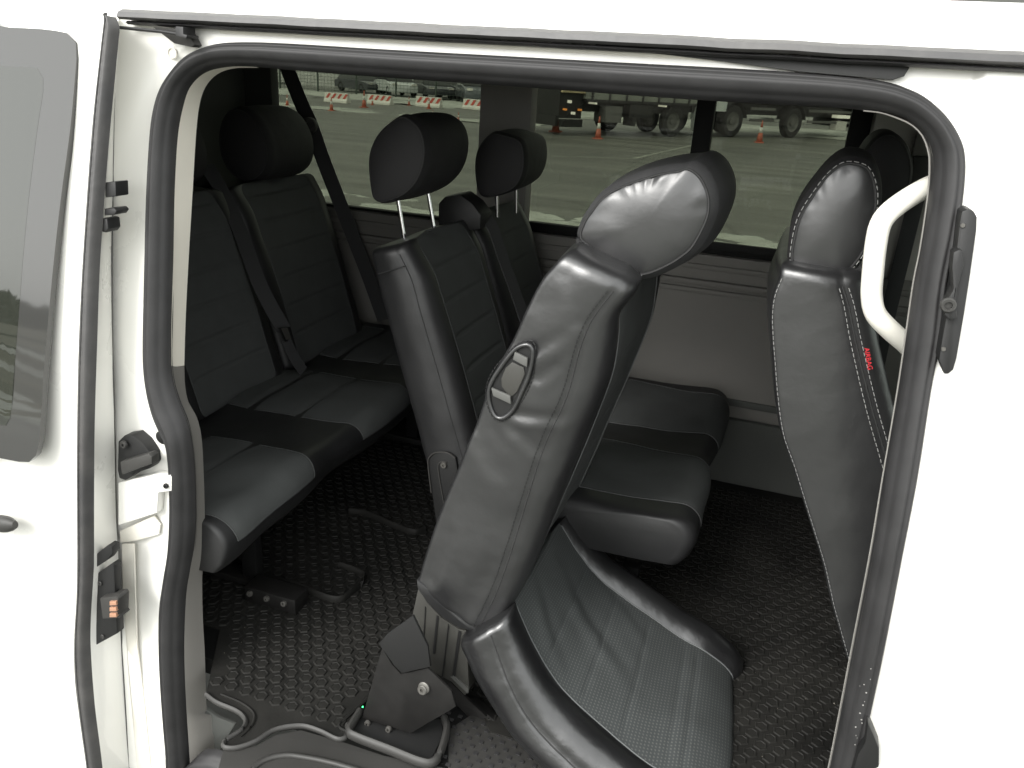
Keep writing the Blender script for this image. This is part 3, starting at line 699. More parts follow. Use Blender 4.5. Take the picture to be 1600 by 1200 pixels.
# skin strip joining the flat skin to the seal's curved line
n = 60; a = cat(sl3, n); rows = []
for p in a: rows.append([Vector((-1.33, yb(p.z) - .075, p.z)).lerp(p, t / 4) for t in range(5)])
V, F = grid(rows); build('door_edge_skin', V, F, white, door)
sp = lambda t: .016 * math.sin(math.pi * min(1, max(0, t))) ** .6 + (.003 if .62 < t < .9 else 0)
ribbon('edge_seal', sl3, sr3, sp, rubber_grey, door, 200)
rg = cat([sl.lerp(sr, .42) + Vector((0, -.0165, 0)) for sl, sr in zip(sl3, sr3)], 260)
tube('seal_ridge', rg, [.0014 if i % 2 else .0007 for i in range(260)], rubber_grey, door, n=6)
EG = [(184, 27), (183, 60), (182, 90), (178, 200), (176, 300), (174, 400), (175, 520), (177, 600), (179, 700), (181, 800), (185, 870), (187, 940), (189, 1000), (194, 1090), (200, 1180), (204, 1240)]
eg3 = [SK(x, y, -.001) for x, y in EG]
ribbon('door_edge', sr3, eg3, lambda t: .004 * math.sin(math.pi * t), white, door, 120)
# fittings on the door edge
E2 = lambda a, b, o=-.058: SK(a, b, o)
plate('lock_plate', [E2(a, b) for a, b in [(146, 900), (175, 880), (178, 885), (183, 990), (143, 1012), (142, 960)]], (0, .02, 0), plast, door, bev=.002)
plate('lock_slot', [E2(a, b, -.062) for a, b in [(147, 876), (150, 866), (168, 852), (175, 854), (176, 864), (168, 875), (150, 887), (147, 885)]], (0, .02, 0), plast, door, bev=.002)
plate('contact_block', [E2(a, b, -.075) for a, b in [(156, 935), (182, 932), (185, 936), (184, 962), (187, 966), (160, 967)]], (0, .03, 0), plast_grey, door, bev=.002)
for k in range(3): plate('contact', [E2(a, b + k * 9.3, -.079) for a, b in [(171, 940), (181, 940), (182, 946), (171, 946)]], (0, .01, 0), copper, door, bev=.0008)
for q in ((157, 911), (161, 994)): disc('lock_screw', E2(q[0], q[1], -.059), (0, -1, 0), .005, .003, plast_grey, door, hole=.002, n=12)
plate('edge_catch', [E2(a, b, -.068) for a, b in [(164, 285), (180, 284), (181, 307), (164, 309)]], (0, .03, 0), plast, door, bev=.002)
plate('edge_catch', [E2(a, b, -.068) for a, b in [(163, 326), (178, 325), (182, 330), (178, 336), (163, 337)]], (0, .03, 0), plast, door, bev=.002)
plate('edge_catch', [E2(a, b, -.068) for a, b in [(160, 340), (167, 342), (169, 358), (164, 364), (158, 362)]], (0, .03, 0), plast, door, bev=.003)
# door window: bordered dark glass
def rr(pts, o): return [SK(a, b, o) for a, b in pts]
wo_ = [(-140, 35), (0, 42), (60, 45), (95, 50), (108, 56), (116, 70), (117, 90), (111, 200), (101, 300), (93, 400), (87, 500), (82, 620), (80, 680), (76, 702), (64, 713), (45, 711), (0, 702), (-140, 672)]
wi_ = [(-140, 92), (0, 103), (50, 105), (60, 110), (66, 122), (67, 140), (60, 200), (51, 300), (45, 400), (41, 500), (37, 600), (35, 640), (28, 655), (10, 655), (-140, 630)]
def glass_plate(name, pts, th, m_, parent, label=None):
    P = cat(pts, 90, True); c = sum(P, Vector()) / len(P); rows = []
    for s in (0.0, .25, .5, .75, .92, 1.0):
        r_ = []
        for p in P:
            q = c.lerp(p, s); q.y = yb(q.z) + th[0] + (q.z - 1.75) * .045; r_.append(q)
        rows.append(r_)
    rows.append([q + Vector((0, th[1], 0)) for q in rows[-1]])
    V, F = grid(rows, True); return build(name, V, F, m_, parent, sharp=50, label=label)
wd = glass_plate('door_window', rr(wo_, -.083), (-.083, .012), frit, door)
glass_plate('pane', rr(wi_, -.0832), (-.0832, .0001), pane, wd)
# door pull handle
hp = [SK(a, b, -.11) for a, b in [(-90, 812), (-30, 815), (0, 818), (24, 820)]]
tube('door_handle', cat(hp, 20), [.018] * 17 + [.017, .014, .008], plast_grey, door, n=16, flat=.8)
# ---- front door: gap line, dark moulding and closed window beyond the frame
box('front_door', .612, 1.5, 1.05, 1.10, .22, 1.30, white, van, .02)
box('front_door_pillar', .612, .70, 1.13, 1.17, 1.301, 1.9, white, van, .01)
fg = box('front_door_glass', .60, 1.6, 1.16, 1.165, 1.29, 1.95, glass_clear, van, bev=0)
box('front_liner', .61, 1.7, 1.175, 1.2, .5, 1.34, trim_dark, van, bev=0)
fd = build('front_door_gap', *grid([[Vector((.60 + dx, yb(z) - .001 + dy, z)) for dx, dy in ((-.002, 0), (.004, .01), (.010, 0))] for z in [.25 + .05 * i for i in range(32)]]), rubber, van)
plate('wheel_arch_edge', [SK(a, b, -.01) for a, b in [(1600, 930), (1596, 960), (1592, 1010), (1592, 1060), (1596, 1110), (1604, 1150), (1640, 1150), (1640, 930)]], (0, .02, 0), rubber, van, bev=.003)
plate('step_clip', [SK(a, b, -.03) for a, b in [(1356, 1128), (1366, 1150), (1374, 1170), (1374, 1200), (1330, 1215), (1340, 1180), (1352, 1160)]], (0, .03, 0), plast, van, bev=.004)
for i in range(14):
    q = (1332 + 18 * rnd.random() + i * 1.0, 1165 - i * 9 + rnd.uniform(-5, 5)); disc('paint_chip', SK(q[0], q[1], -.028), (0, -1, 0), rnd.uniform(.0005, .0014), .0006, rust, van, n=5)
# ---- upper cabin corner trim in front of the opening top right
# ================================================================== SEATS
def seat_loft(parent, rows_in, cover_m, panel_m, nrow=90, bw=.08, belly=.012, bolster=.03, flare=.006, rear_r=.03, grooves=None, endr=.035, wr=.0, roll=0.0, yawx=0.0, dents=(), far_b=0.0,
              names=('backrest_cover', 'centre_panel'), creases=(), groove_d=.006, bend=None, seam_m=None, seed=0, prow=.0):
    """rows_in: (R, S, F, y0, y1): rear/bottom edge, seam, panel edge in x-z; near and far side in y"""
    cols = []
    for k in range(3): cols.append(cat([Vector((r[k][0], 0, r[k][1])) for r in rows_in], nrow))
    ys = cat([Vector((r[3], r[4], i * 1e-6)) for i, r in enumerate(rows_in)], nrow) if any(abs(r[3] - rows_in[0][3]) > 1e-5 for r in rows_in) else [Vector((rows_in[0][3], rows_in[0][4], 0))] * nrow
    L = (cols[1][-1] - cols[1][0]).length
    rings = []; meta = None; uvs = []
    for i in range(nrow):
        R, S, Fp = cols[0][i], cols[1][i], cols[2][i]; y0, y1 = ys[i].x, ys[i].y
        n = (S - R).normalized(); t = i / (nrow - 1) * L
        nF = (Fp - R); nF.normalize()
        T = (S - R).length
        def P(depth_pt, y): return Vector((depth_pt.x, y, depth_pt.z))
        half = []
        W = (y1 - y0) / 2
        for k in range(7):            # rear face, centre to side
            u = k / 6; half.append(P(R - n * (.012 * (1 - u * u)), y0 + W * (1 - u) + rear_r * u))
        for k in range(1, 5):         # rear corner
            a = k / 5 * math.pi / 2; half.append(P(R + n * (rear_r * (1 - math.cos(a))), y0 + rear_r * (1 - math.sin(a))))
        for k in range(16):           # side face
            u = k / 16; q = R.lerp(S, .0) + n * (rear_r + (T - rear_r) * u); half.append(P(q, y0 - flare * math.sin(math.pi * u) + .0))
        iS = len(half); half.append(P(S, y0 + .002))
        d = Fp - S; nd = Vector((-(cols[1][min(nrow - 1, i + 1)] - cols[1][max(0, i - 1)]).z, 0, (cols[1][min(nrow - 1, i + 1)] - cols[1][max(0, i - 1)]).x)).normalized()
        if nd.dot(n) < 0: nd = -nd
        for k in range(1, 11):        # bolster
            u = k / 11
            q = S + d * u; bul = bolster * math.sin(math.pi * u) ** .8
            yy = y0 + .002 + bw * (1 - math.cos(u * math.pi / 2)) * .9 + bw * .1 * u
            half.append(P(q + nd * bul, yy))
        iF = len(half); half.append(P(Fp, y0 + bw))
        g = 0
        if grooves:
            for gg in grooves: g += groove_d * math.exp(-((t - gg) / .004) ** 2)
        for k in range(1, 17):
            u = k / 16; half.append(P(Fp - nd * (belly * math.sin(u * math.pi / 2) + g * min(1, u * 4)), y0 + bw + (W - bw) * u))
        full = half + [Vector((p.x, y0 + y1 - p.y, p.z)) for p in half[-2:0:-1]]
        if far_b:
            for k in range(iS, iF + 1):
                u = (k - iS) / (iF - iS); full[(len(full) - k) % len(full)] += nd * (far_b * math.sin(math.pi * u) ** .8 * min(1, .35 + i / nrow * 1.6) * (1 - .8 * (i / nrow) ** 5))
        for (ta, ya_, tb, yb_2, amp, wd_) in creases:
            for q_ in range(iF, len(full) - iF):
                yy = (full[q_].y - y0) / (y1 - y0); dx_, dy_ = (tb - ta), (yb_2 - ya_) * .45; ll = dx_ * dx_ + dy_ * dy_
                k_ = max(0, min(1, ((t - ta) * dx_ + (yy - ya_) * .45 * dy_) / ll)); ex, ey = t - ta - k_ * dx_, (yy - ya_) * .45 - k_ * dy_
                dd = math.hypot(ex, ey); sg = ex * dy_ - ey * dx_
                fade = math.sin(math.pi * min(1, max(0, k_ * .9 + .05)))
                sd = dd if sg > 0 else -dd; full[q_] = full[q_] + nd * (amp * fade * (math.exp(-((sd - .008) / wd_) ** 2) - .8 * math.exp(-((sd + .022) / (wd_ * .8)) ** 2)))
        rings.append(full)
        meta = (iS, iF, len(half), len(full))
    iS, iF, nh, nf = meta
    for (A_, B_, amp, wd_) in dents:
        ab = B_ - A_; L2 = ab.length_squared
        for i, r_ in enumerate(rings):
            for j in range(8, meta[0] + 6):
                p = r_[j]; k_ = max(0, min(1, (p - A_).dot(ab) / L2)); q_ = A_ + ab * k_; dv = Vector((p.x - q_.x, 0, p.z - q_.z)); sd = dv.length
                sg = 1 if (dv.x * ab.z - dv.z * ab.x) > 0 else -1
                r_[j] = p + Vector((0, amp * (1 - .6 * k_) * (math.exp(-(sd / wd_) ** 2) - .7 * math.exp(-((sd * sg - 1.6 * wd_) / wd_) ** 2)), 0))
    if yawx:
        for i, r_ in enumerate(rings):
            y0, y1 = ys[i].x, ys[i].y
            for j, p in enumerate(r_): r_[j] = p + Vector((yawx * (i / nrow) ** 2 * (1 - (p.y - y0) / (y1 - y0)), 0, 0))
    if roll:
        for i, r_ in enumerate(rings):
            y0, y1 = ys[i].x, ys[i].y
            for j, p in enumerate(r_): r_[j] = p - Vector((0, 0, roll * math.sin(math.pi * (i / nrow) ** .8) * (1 - (p.y - y0) / (y1 - y0))))
    # wrinkle noise
    if wr:
        for i, r in enumerate(rings):
            c = sum(r, Vector()) / nf
            for j, p in enumerate(r):
                v = noise.fractal(Vector((p.x * 9, p.y * 9 + seed, p.z * 9)), 1, 2, 3)
                r[j] = p + (p - c).normalized() * v * wr
    # rounded ends
    def endcaps(ring, nxt, e):
        c = sum(ring, Vector()) / nf; c2 = sum(nxt, Vector()) / nf; ax = (c - c2).normalized(); out = []
        for k in range(1, 7):
            a = k / 6 * math.pi / 2; s = 1 - (1 - math.cos(a)) * .0
            ins = e * (1 - math.cos(a)); r_ = []
            for p in ring:
                d = (p - c); l = d.length; r_.append(p - d * min(.95, ins / max(l, .02) * 1.2) + ax * e * math.sin(a))
            out.append(r_)
        for s in (.7, .4, .1, .001): out.append([c + ax * e + (p - c - ax * e) * s + ax * .006 * (1 - s) for p in out[5]])
        return out
    bot = endcaps(rings[0], rings[1], endr); top = endcaps(rings[-1], rings[-2], endr)
    allr = bot[::-1] + rings + top
    # uv
    acc = [0]
    mid = rings[nrow // 2]
    for j in range(1, nf + 1): acc.append(acc[-1] + (mid[j % nf] - mid[j - 1]).length)
    vv = [0]
    for i in range(1, len(allr)): vv.append(vv[-1] + (allr[i][iS] - allr[i - 1][iS]).length)
    def part(name, j0, j1, i0, i1, m_, invert=False):
        V = []; U = []; F = []; cols_ = [j % nf for j in range(j0, j1 + 1)]; nc = len(cols_)
        for i in range(i0, i1 + 1):
            for q, j in enumerate(cols_): V.append(allr[i][j]); U.append((acc[j0] + (acc[(j0 + q)] if j0 + q <= nf else acc[nf] + acc[j0 + q - nf]) - acc[j0], vv[i]))
        for i in range(i1 - i0):
            for q in range(nc - 1): F.append((i * nc + q, i * nc + q + 1, (i + 1) * nc + q + 1, (i + 1) * nc + q))
        return build(name, V, F, m_, parent, uvs=U)
    nb = len(bot)
    jF2 = nf - iF
    part(names[0], jF2, nf + iF, 0, len(allr) - 1, cover_m)
    part(names[1], iF, jF2, 0, len(allr) - 1, panel_m)
    S0 = [r[iS] for r in rings]; S1 = [r[(nf - iS) % nf] for r in rings]; F0 = [r[iF] for r in rings]; F1 = [r[jF2] for r in rings]
    return dict(S0=S0, S1=S1, F0=F0, F1=F1, rings=rings, top=top, bot=bot, iS=iS, iF=iF, nf=nf)
def headrest(parent, outline, ya, yb_, wrap_m, face_m, grow=.012, dome=.022, wrinkle=0.0, stitch=None, seam_m=None, names=('headrest',), hero=False, skew=(0, 0)):
    """outline: closed x-z points of the near seam; swept across the seat to yb_"""
    N = 96; P = cat([Vector((a, 0, b)) for a, b in outline], N, True); c = sum(P, Vector()) / N
    rows = []; W = yb_ - ya
    def ring(s, y, extra=0.0, wrk=False):
        out = []
        f = (y - ya) / W; sh = Vector((skew[0] * f, 0, skew[1] * f))
        for i, p in enumerate(P):
            d = p - c; l = d.length; q = c + d * s + d.normalized() * extra + sh
            yy = y
            if wrk:
                th = math.atan2(d.z, d.x)
                top_ = max(0, math.sin(th - .1)) ** .7 * (.35 + .65 * max(0, noise.noise(Vector((th * 2.3, 4, 1))) + .3))
                q2 = wrinkle * top_ * math.sin(th * 15 + 3 * math.sin(th * 3.3)) * math.exp(-((s - .93) / .13) ** 2)
                q2 += wrinkle * .9 * (1 - s ** 3) * noise.noise(Vector((q.x * 14, q.z * 14, 3)))
                yy = y + q2
            out.append(Vector((q.x, yy, q.z)))
        return out
    face = [ring(s, ya - dome * (1 - s ** 2.2) ** .8 + .0, 0, bool(wrinkle)) for s in (.003, .03, .08, .15, .22, .3, .38, .46, .54, .61, .68, .74, .79, .84, .88, .92, .95, .975, .99)] + [ring(1, ya + .001)]
    wrap = []
    for k in range(15):
        u = k / 14; e = grow * math.sin(math.pi * min(1, u * 1.0)) ** .55 + .004 * (math.sin(math.pi * min(1, u * 8)) if u < .125 else 0)
        wrap.append(ring(1, ya + W * u, e))
    V, F = grid(face, True); h = build('headrest', *grid(wrap, True), wrap_m, parent)
    build('side_panel', V, F, face_m, h)
    back = [ring(s, yb_ + dome * (1 - s ** 2.4)) for s in (1, .93, .8, .6, .35, .01)]
    V, F = grid(back, True); build('side_panel', V, F, face_m, h)
    tube('piping', ring(1.004, ya - .0005), .0022, seam_m or wrap_m, h, n=6, closed=True)
    if stitch: stitches('stitching', ring(1.0, ya - .003, .004) + [ring(1.0, ya - .003, .004)[0]], stitch, h, .006, .005, .0006)
    return h
def xz(p): return (p.x, p.z)
def yz(pts, y): return [xz(PY(a, b, y)) for a, b in pts]
# ---------------------------------------------------------------- hero seat tipped forward by the door
Y0, Y1 = 1.24, 1.78
hero = empty('tipped_seat', (-.55, 1.45, .55), 'black leather single seat by the open door, tipped forward with its cushion nose down', 'car seat')
Rp = [(652, 905), (664, 865), (685, 802), (717, 725), (745, 655), (766, 590), (800, 530), (822, 480), (843, 440), (866, 412)]
Sp = [(748, 982), (773, 931), (794, 875), (822, 784), (850, 697), (885, 620), (904, 550), (920, 508), (938, 480), (958, 455)]
Fq = [(786, 957), (815, 915), (836, 875), (881, 770), (916, 690), (941, 627), (958, 575), (966, 520), (968, 480), (984, 455)]
hr = []
for r, s, f in zip(Rp, Sp, Fq): hr.append((xz(PY(*r, Y0 + .0)), xz(PY(*s, Y0)), xz(PY(*f, Y0 + .075)), Y0, Y1))
H = seat_loft(hero, hr, leather, cloth, nrow=110, bw=.075, bolster=.018, belly=.010, flare=.007, rear_r=.012, grooves=[.12, .21, .30, .39, .48, .57], endr=.030, wr=.0025, groove_d=.005, dents=[(PY(*a, Y0), PY(*b, Y0), am, w_) for a, b, am, w_ in (((806, 645), (872, 652), .0045, .011), ((800, 660), (835, 700), .003, .012), ((838, 545), (880, 520), .003, .012), ((842, 590), (872, 570), .002, .01), ((715, 960), (770, 880), .003, .02), ((672, 905), (700, 830), .003, .014), ((890, 430), (905, 500), .0015, .014), ((760, 700), (800, 760), .002, .02))])
def dedup(path, m_, nm, r=.0016, n=6, off=(0, 0, 0)): tube(nm, [Vector(p) + Vector(off) for p in path], r, m_, hero, n=n)
tube('seam', H['S0'], .0014, thread_dark, hero, n=6); tube('seam', H['F0'], .0020, piping, hero, n=6); tube('seam', H['F1'], .0020, piping, hero, n=6)
ins = [H['rings'][i][H['iS'] - 1].lerp(H['rings'][i][H['iS']], -.2) + Vector((0, -.0012, 0)) for i in range(len(H['rings']))]
stitches('stitching', ins, thread_dark, hero, .005, .004, .0009)
HO = [(908, 371), (912, 352), (922, 335), (946, 307), (980, 289), (1030, 273), (1060, 268), (1074, 264), (1092, 276), (1104, 299), (1107, 322), (1102, 346), (1082, 384), (1062, 402), (1040, 415), (1010, 427), (978, 427), (950, 411), (926, 388)]
hh = headrest(hero, yz(HO, 1.33), 1.33, 1.60, wrap_leather, leather_soft, grow=.020, dome=.016, wrinkle=.0036, seam_m=thread_dark, skew=(.014, .004))
tube('cover_hem', cat([PY(908, 376, 1.33), PY(912, 392, 1.34), PY(940, 413, 1.33), PY(975, 432, 1.325), PY(1003, 432, 1.33)], 30), .005, leather_soft, hh, n=8)
tube('cover_hem', cat([PY(904, 372, 1.335), PY(903, 388, 1.34), PY(915, 394, 1.345), PY(922, 404, 1.35)], 16), .0045, leather_soft, hh, n=8)
# release handle set in a dark slot of the side face
slot = [(824, 538), (832, 545), (832, 562), (826, 588), (815, 614), (802, 640), (788, 652), (776, 651), (768, 638), (764, 618), (768, 598), (784, 572), (806, 545)]
sp3 = [PY(a, b, Y0 - .009) for a, b in slot]
plate('handle_recess', cat(sp3, 40, True), (0, .004, 0), plast, hero, bev=0)
tube('slot_rim', [p + Vector((0, -.002, 0)) for p in cat(sp3, 60, True)], .0042, leather, hero, n=8, closed=True)
so_ = [p + (p - sum(sp3, Vector()) / len(sp3)).normalized() * .008 for p in cat(sp3, 60, True)]
stitches('stitching', so_ + [so_[0]], thread_dark, hero, .004, .004, .0009, (0, .0005, 0))
plate('handle_inner', [PY(a, b, Y0 - .012) for a, b in [(800, 566), (818, 574), (820, 585), (808, 612), (797, 622), (784, 604), (783, 592), (790, 575)]], (0, .003, 0), recliner, hero, bev=.001)
plate('release_handle', [PY(a, b, Y0 - .017) for a, b in [(804, 550), (824, 560), (823, 574), (801, 562)]], (0, .006, 0), handle_grey, hero, bev=.0015)
plate('release_handle', [PY(a, b, Y0 - .018) for a, b in [(767, 606), (797, 619), (798, 632), (770, 619)]], (0, .006, 0), handle_grey, hero, bev=.002)
# lower hem flap and recliner cover
fl = [(650, 906), (652, 920), (668, 943), (690, 965), (715, 981), (736, 987), (748, 984), (720, 968), (690, 943), (668, 920)]
plate('cover_flap', [PY(a, b, Y0 - .004) for a, b in fl], (0, .04, 0), leather, hero, bev=.004)
rc = [(653, 918), (668, 942), (690, 966), (716, 983), (741, 988), (737, 1015), (731, 1035), (733, 1078), (726, 1088), (705, 1066), (660, 1042), (642, 1028), (640, 1010), (643, 965)]
rcp = plate('recliner_cover', [PY(a, b, Y0 + .004) for a, b in rc], (0, .035, 0), recliner, hero, bev=.004)
for a, b, wd_ in (((664, 948), (660, 1014), 1.2), ((682, 962), (676, 1022), 3.2), ((700, 976), (690, 1060), 1.6), ((716, 986), (706, 1060), 4.5)):
    q = [PY(a[0], a[1], Y0 + .002), PY(a[0] + wd_, a[1] + 2, Y0 + .002), PY(b[0] + wd_, b[1], Y0 + .002), PY(b[0], b[1], Y0 + .002)]
    plate('groove', q, (0, .004, 0), plast, rcp, bev=0)
plate('groove', [PY(a, b, Y0 + .001) for a, b in [(704, 1058), (708, 1056), (732, 1076), (731, 1084)]], (0, .004, 0), handle_grey, rcp, bev=0)
disc('bolt', PY(661, 1027, Y0 + .003), (-.1, -1, .1), .0095, .008, bolt_m, hero, hole=.0035)
# pivot plates and mounting bracket
plate('pivot_bracket', [PY(a, b, Y0 + .012) for a, b in [(640, 1014), (592, 1004), (600, 1020), (648, 1062), (690, 1050), (726, 1088), (760, 1120), (700, 1090), (640, 1060)]], (0, .006, 0), steel, hero, bev=0)
plate('pivot_bracket', [PY(a, b, 1.152) for a, b in [(592, 1006), (606, 990), (645, 962), (668, 1010), (672, 1042), (628, 1052), (616, 1040)]], (0, .006, 0), plast, hero, bev=.001)
br = [PY(a, b, 1.165) for a, b in [(597, 1012), (612, 1038), (626, 1054), (668, 1044), (705, 1080), (712, 1104), (700, 1112), (668, 1130), (642, 1146), (566, 1122), (572, 1100)]]
plate('mounting_bracket', br, (0, .006, 0), steel, hero, bev=.001)
plate('mounting_bracket', [PY(a, b, 1.52) for a, b in [(672, 950), (700, 960), (760, 1030), (760, 1060), (690, 1050), (660, 1020)]], (0, .006, 0), steel, hero, bev=.001)
disc('bolt', PY(661, 1077, 1.162), (-.1, -1, .15), .0105, .006, bolt_m, hero, hole=.0038)
disc('washer', PY(663, 1074, 1.164), (-.1, -1, .15), .0125, .004, bolt_m, hero)
for q in ((575, 1129), (608, 1138)): disc('bolt', PY(q[0], q[1], 1.162), (0, -1, .1), .0065, .007, bolt_m, hero, hole=.0025)
disc('indicator', PY(567, 1104, 1.16), (0, -1, 0), .0016, .002, green_l, hero, n=8)
plate('link_arm', [PY(a, b, Y0 + .03) for a, b in [(690, 1078), (740, 1098), (800, 1150), (850, 1180), (880, 1240), (850, 1240), (760, 1150)]], (0, .02, 0), steel, hero, bev=.002)
plate('link_arm', [PY(a, b, Y0 + .02) for a, b in [(786, 1152), (798, 1168), (792, 1178)]], (0, .01, 0), plast_grey, hero, bev=0)
# floor frame of the mounting
fr3 = [PZ(a, b, .56) for a, b in [(546, 1146), (551, 1122), (566, 1110), (600, 1128), (655, 1150), (692, 1130), (704, 1140), (698, 1168), (685, 1190), (672, 1196), (640, 1192)]]
tube('floor_frame', cat([PZ(a, b, .562) for a, b in [(562, 1112), (552, 1128), (546, 1143), (556, 1151), (610, 1172), (655, 1190), (675, 1192), (688, 1176), (698, 1140), (694, 1122)]], 60), .012, plast_grey, hero, n=10, flat=.65)
plate('floor_frame_plate', [PZ(a, b, .550) for a, b in [(553, 1128), (548, 1143), (612, 1170), (672, 1190), (692, 1150), (690, 1125), (640, 1130), (570, 1112)]], (0, 0, .002), plast, hero, bev=0)
# cushion tipped nose down
Fm = [(877, 823), (904, 861), (935, 896), (997, 943), (1051, 982), (1109, 1016), (1138, 1045)]
cf = yz(Fm, 1.615)
# profile: top panel edge; seam and underside follow behind it
Xs = cat([Vector((a, 0, b)) for a, b in cf], 8)
crow = []
nr_ = len(Xs)
for i, p in enumerate(Xs):
    t_ = (Xs[min(nr_ - 1, i + 1)] - Xs[max(0, i - 1)]).normalized(); n_ = Vector((-t_.z, 0, t_.x));
    if n_.z < 0: n_ = -n_
    u = i / (nr_ - 1)
    s_ = p - n_ * (.030 + .012 * math.sin(math.pi * u)); b_2 = p - n_ * (.115 - .02 * u)
    crow.append((xz(b_2), xz(s_), xz(p), 1.20 - .08 * u, 1.70 - .01 * u))
# roll over the nose
last = Xs[-1]; t_ = (Xs[-1] - Xs[-2]).normalized()
for k, (dx, dz) in enumerate(((.010, -.032), (.012, -.066))):
    p = last + Vector((dx, 0, dz)); crow.append(((p.x - .085, p.z - .01), (p.x - .03, p.z - .012), (p.x, p.z), 1.12, 1.69))
CU = seat_loft(hero, crow, leather_bright, perf, nrow=100, bw=.085, bolster=.024, belly=-.006, flare=.008, rear_r=.02, grooves=[.10, .19, .28, .37, .40], endr=.014, wr=.0035, names=('cushion_cover', 'cushion_panel'), groove_d=.003, seed=4, roll=.055, yawx=.04, far_b=.026, creases=((.05, .62, .27, .42, .0045, .024), (.10, .86, .30, .66, .002, .022), (-.02, .40, .14, .22, .003, .020)))
tube('seam', CU['F0'], .0022, piping, hero, n=6); tube('seam', CU['F1'], .0022, piping, hero, n=6); tube('seam', CU['S0'], .0018, thread_dark, hero, n=6)
# creases of the loose perforated panel
# ---------------------------------------------------------------- ordinary seats from one template
def seat_rows(xh, zh, H_, lean, T, y0, y1, taper=.0):
    """upright backrest: hinge point, height, backwards lean in degrees"""
    a = math.radians(lean); up = Vector((-math.sin(a), 0, math.cos(a))); fw = Vector((math.cos(a), 0, math.sin(a))); B = Vector((xh, 0, zh)); rows = []
    for i in range(10):
        t = i / 9; bow = .02 * math.sin(math.pi * t); th = T * (1 - .14 * t)
        R = B + up * (H_ * t) + fw * (-T / 2 + taper * t); S = R + fw * (th * .78); Fp = R + fw * (th * 1.0 + bow * .4)
        if i == 9: S -= fw * .012; Fp -= fw * .015; R += fw * .003
        rows.append((xz(R), xz(S), xz(Fp), y0, y1))
    return rows
def cushion_rows(x0, x1, z0, z1, T, y0, y1):
    rows = []
    for i in range(9):
        t = i / 8; x = x0 + (x1 - x0) * t; z = z0 + (z1 - z0) * t + .012 * math.sin(math.pi * t) - (.015 if i == 8 else 0)
        rows.append(((x, z - T), (x, z - .035), (x, z), y0, y1))
    return rows
def add_seat(par, hinge, H_, lean, T, y0, y1, cx0, cx1, cz, ct, cov, pan, gro=(.08, .17, .26, .35, .44, .53), cbw=.065, cush=False):
    A = seat_loft(par, seat_rows(hinge[0], hinge[1], H_, lean, T, y0, y1), cov, pan, nrow=110, bw=.065, bolster=.012, belly=.008, grooves=gro, endr=.024, wr=.0015, groove_d=.007, seed=y0)
    for k in ('F0', 'F1'): tube('seam', A[k], .0013, piping_dark, par, n=5)
    tube('seam', A['S0'], .0013, thread_dark, par, n=5)
    if not cush: return A, None
    B = seat_loft(par, cushion_rows(cx0, cx1, cz, cz + .02, ct, y0, y1), cov, pan, nrow=70, bw=cbw, bolster=.006, belly=.004, grooves=(.12, .20, .28), endr=.040, wr=.0012, flare=.002, names=('cushion_cover', 'cushion_panel'), groove_d=.005, seed=y1)
    for k in ('F0', 'F1'): tube('seam', B[k], .0018, piping, par, n=5)
    return A, B
def oval(cx, cz, w_, h, lean):
    a = math.radians(lean); out = []
    for k in range(16):
        t = k / 16 * 2 * math.pi; x = w_ * math.cos(t) * (1 - .10 * math.sin(t)); z = h * math.sin(t)
        out.append((cx + x * math.cos(a) - z * math.sin(a), cz + x * math.sin(a) + z * math.cos(a)))
    return out
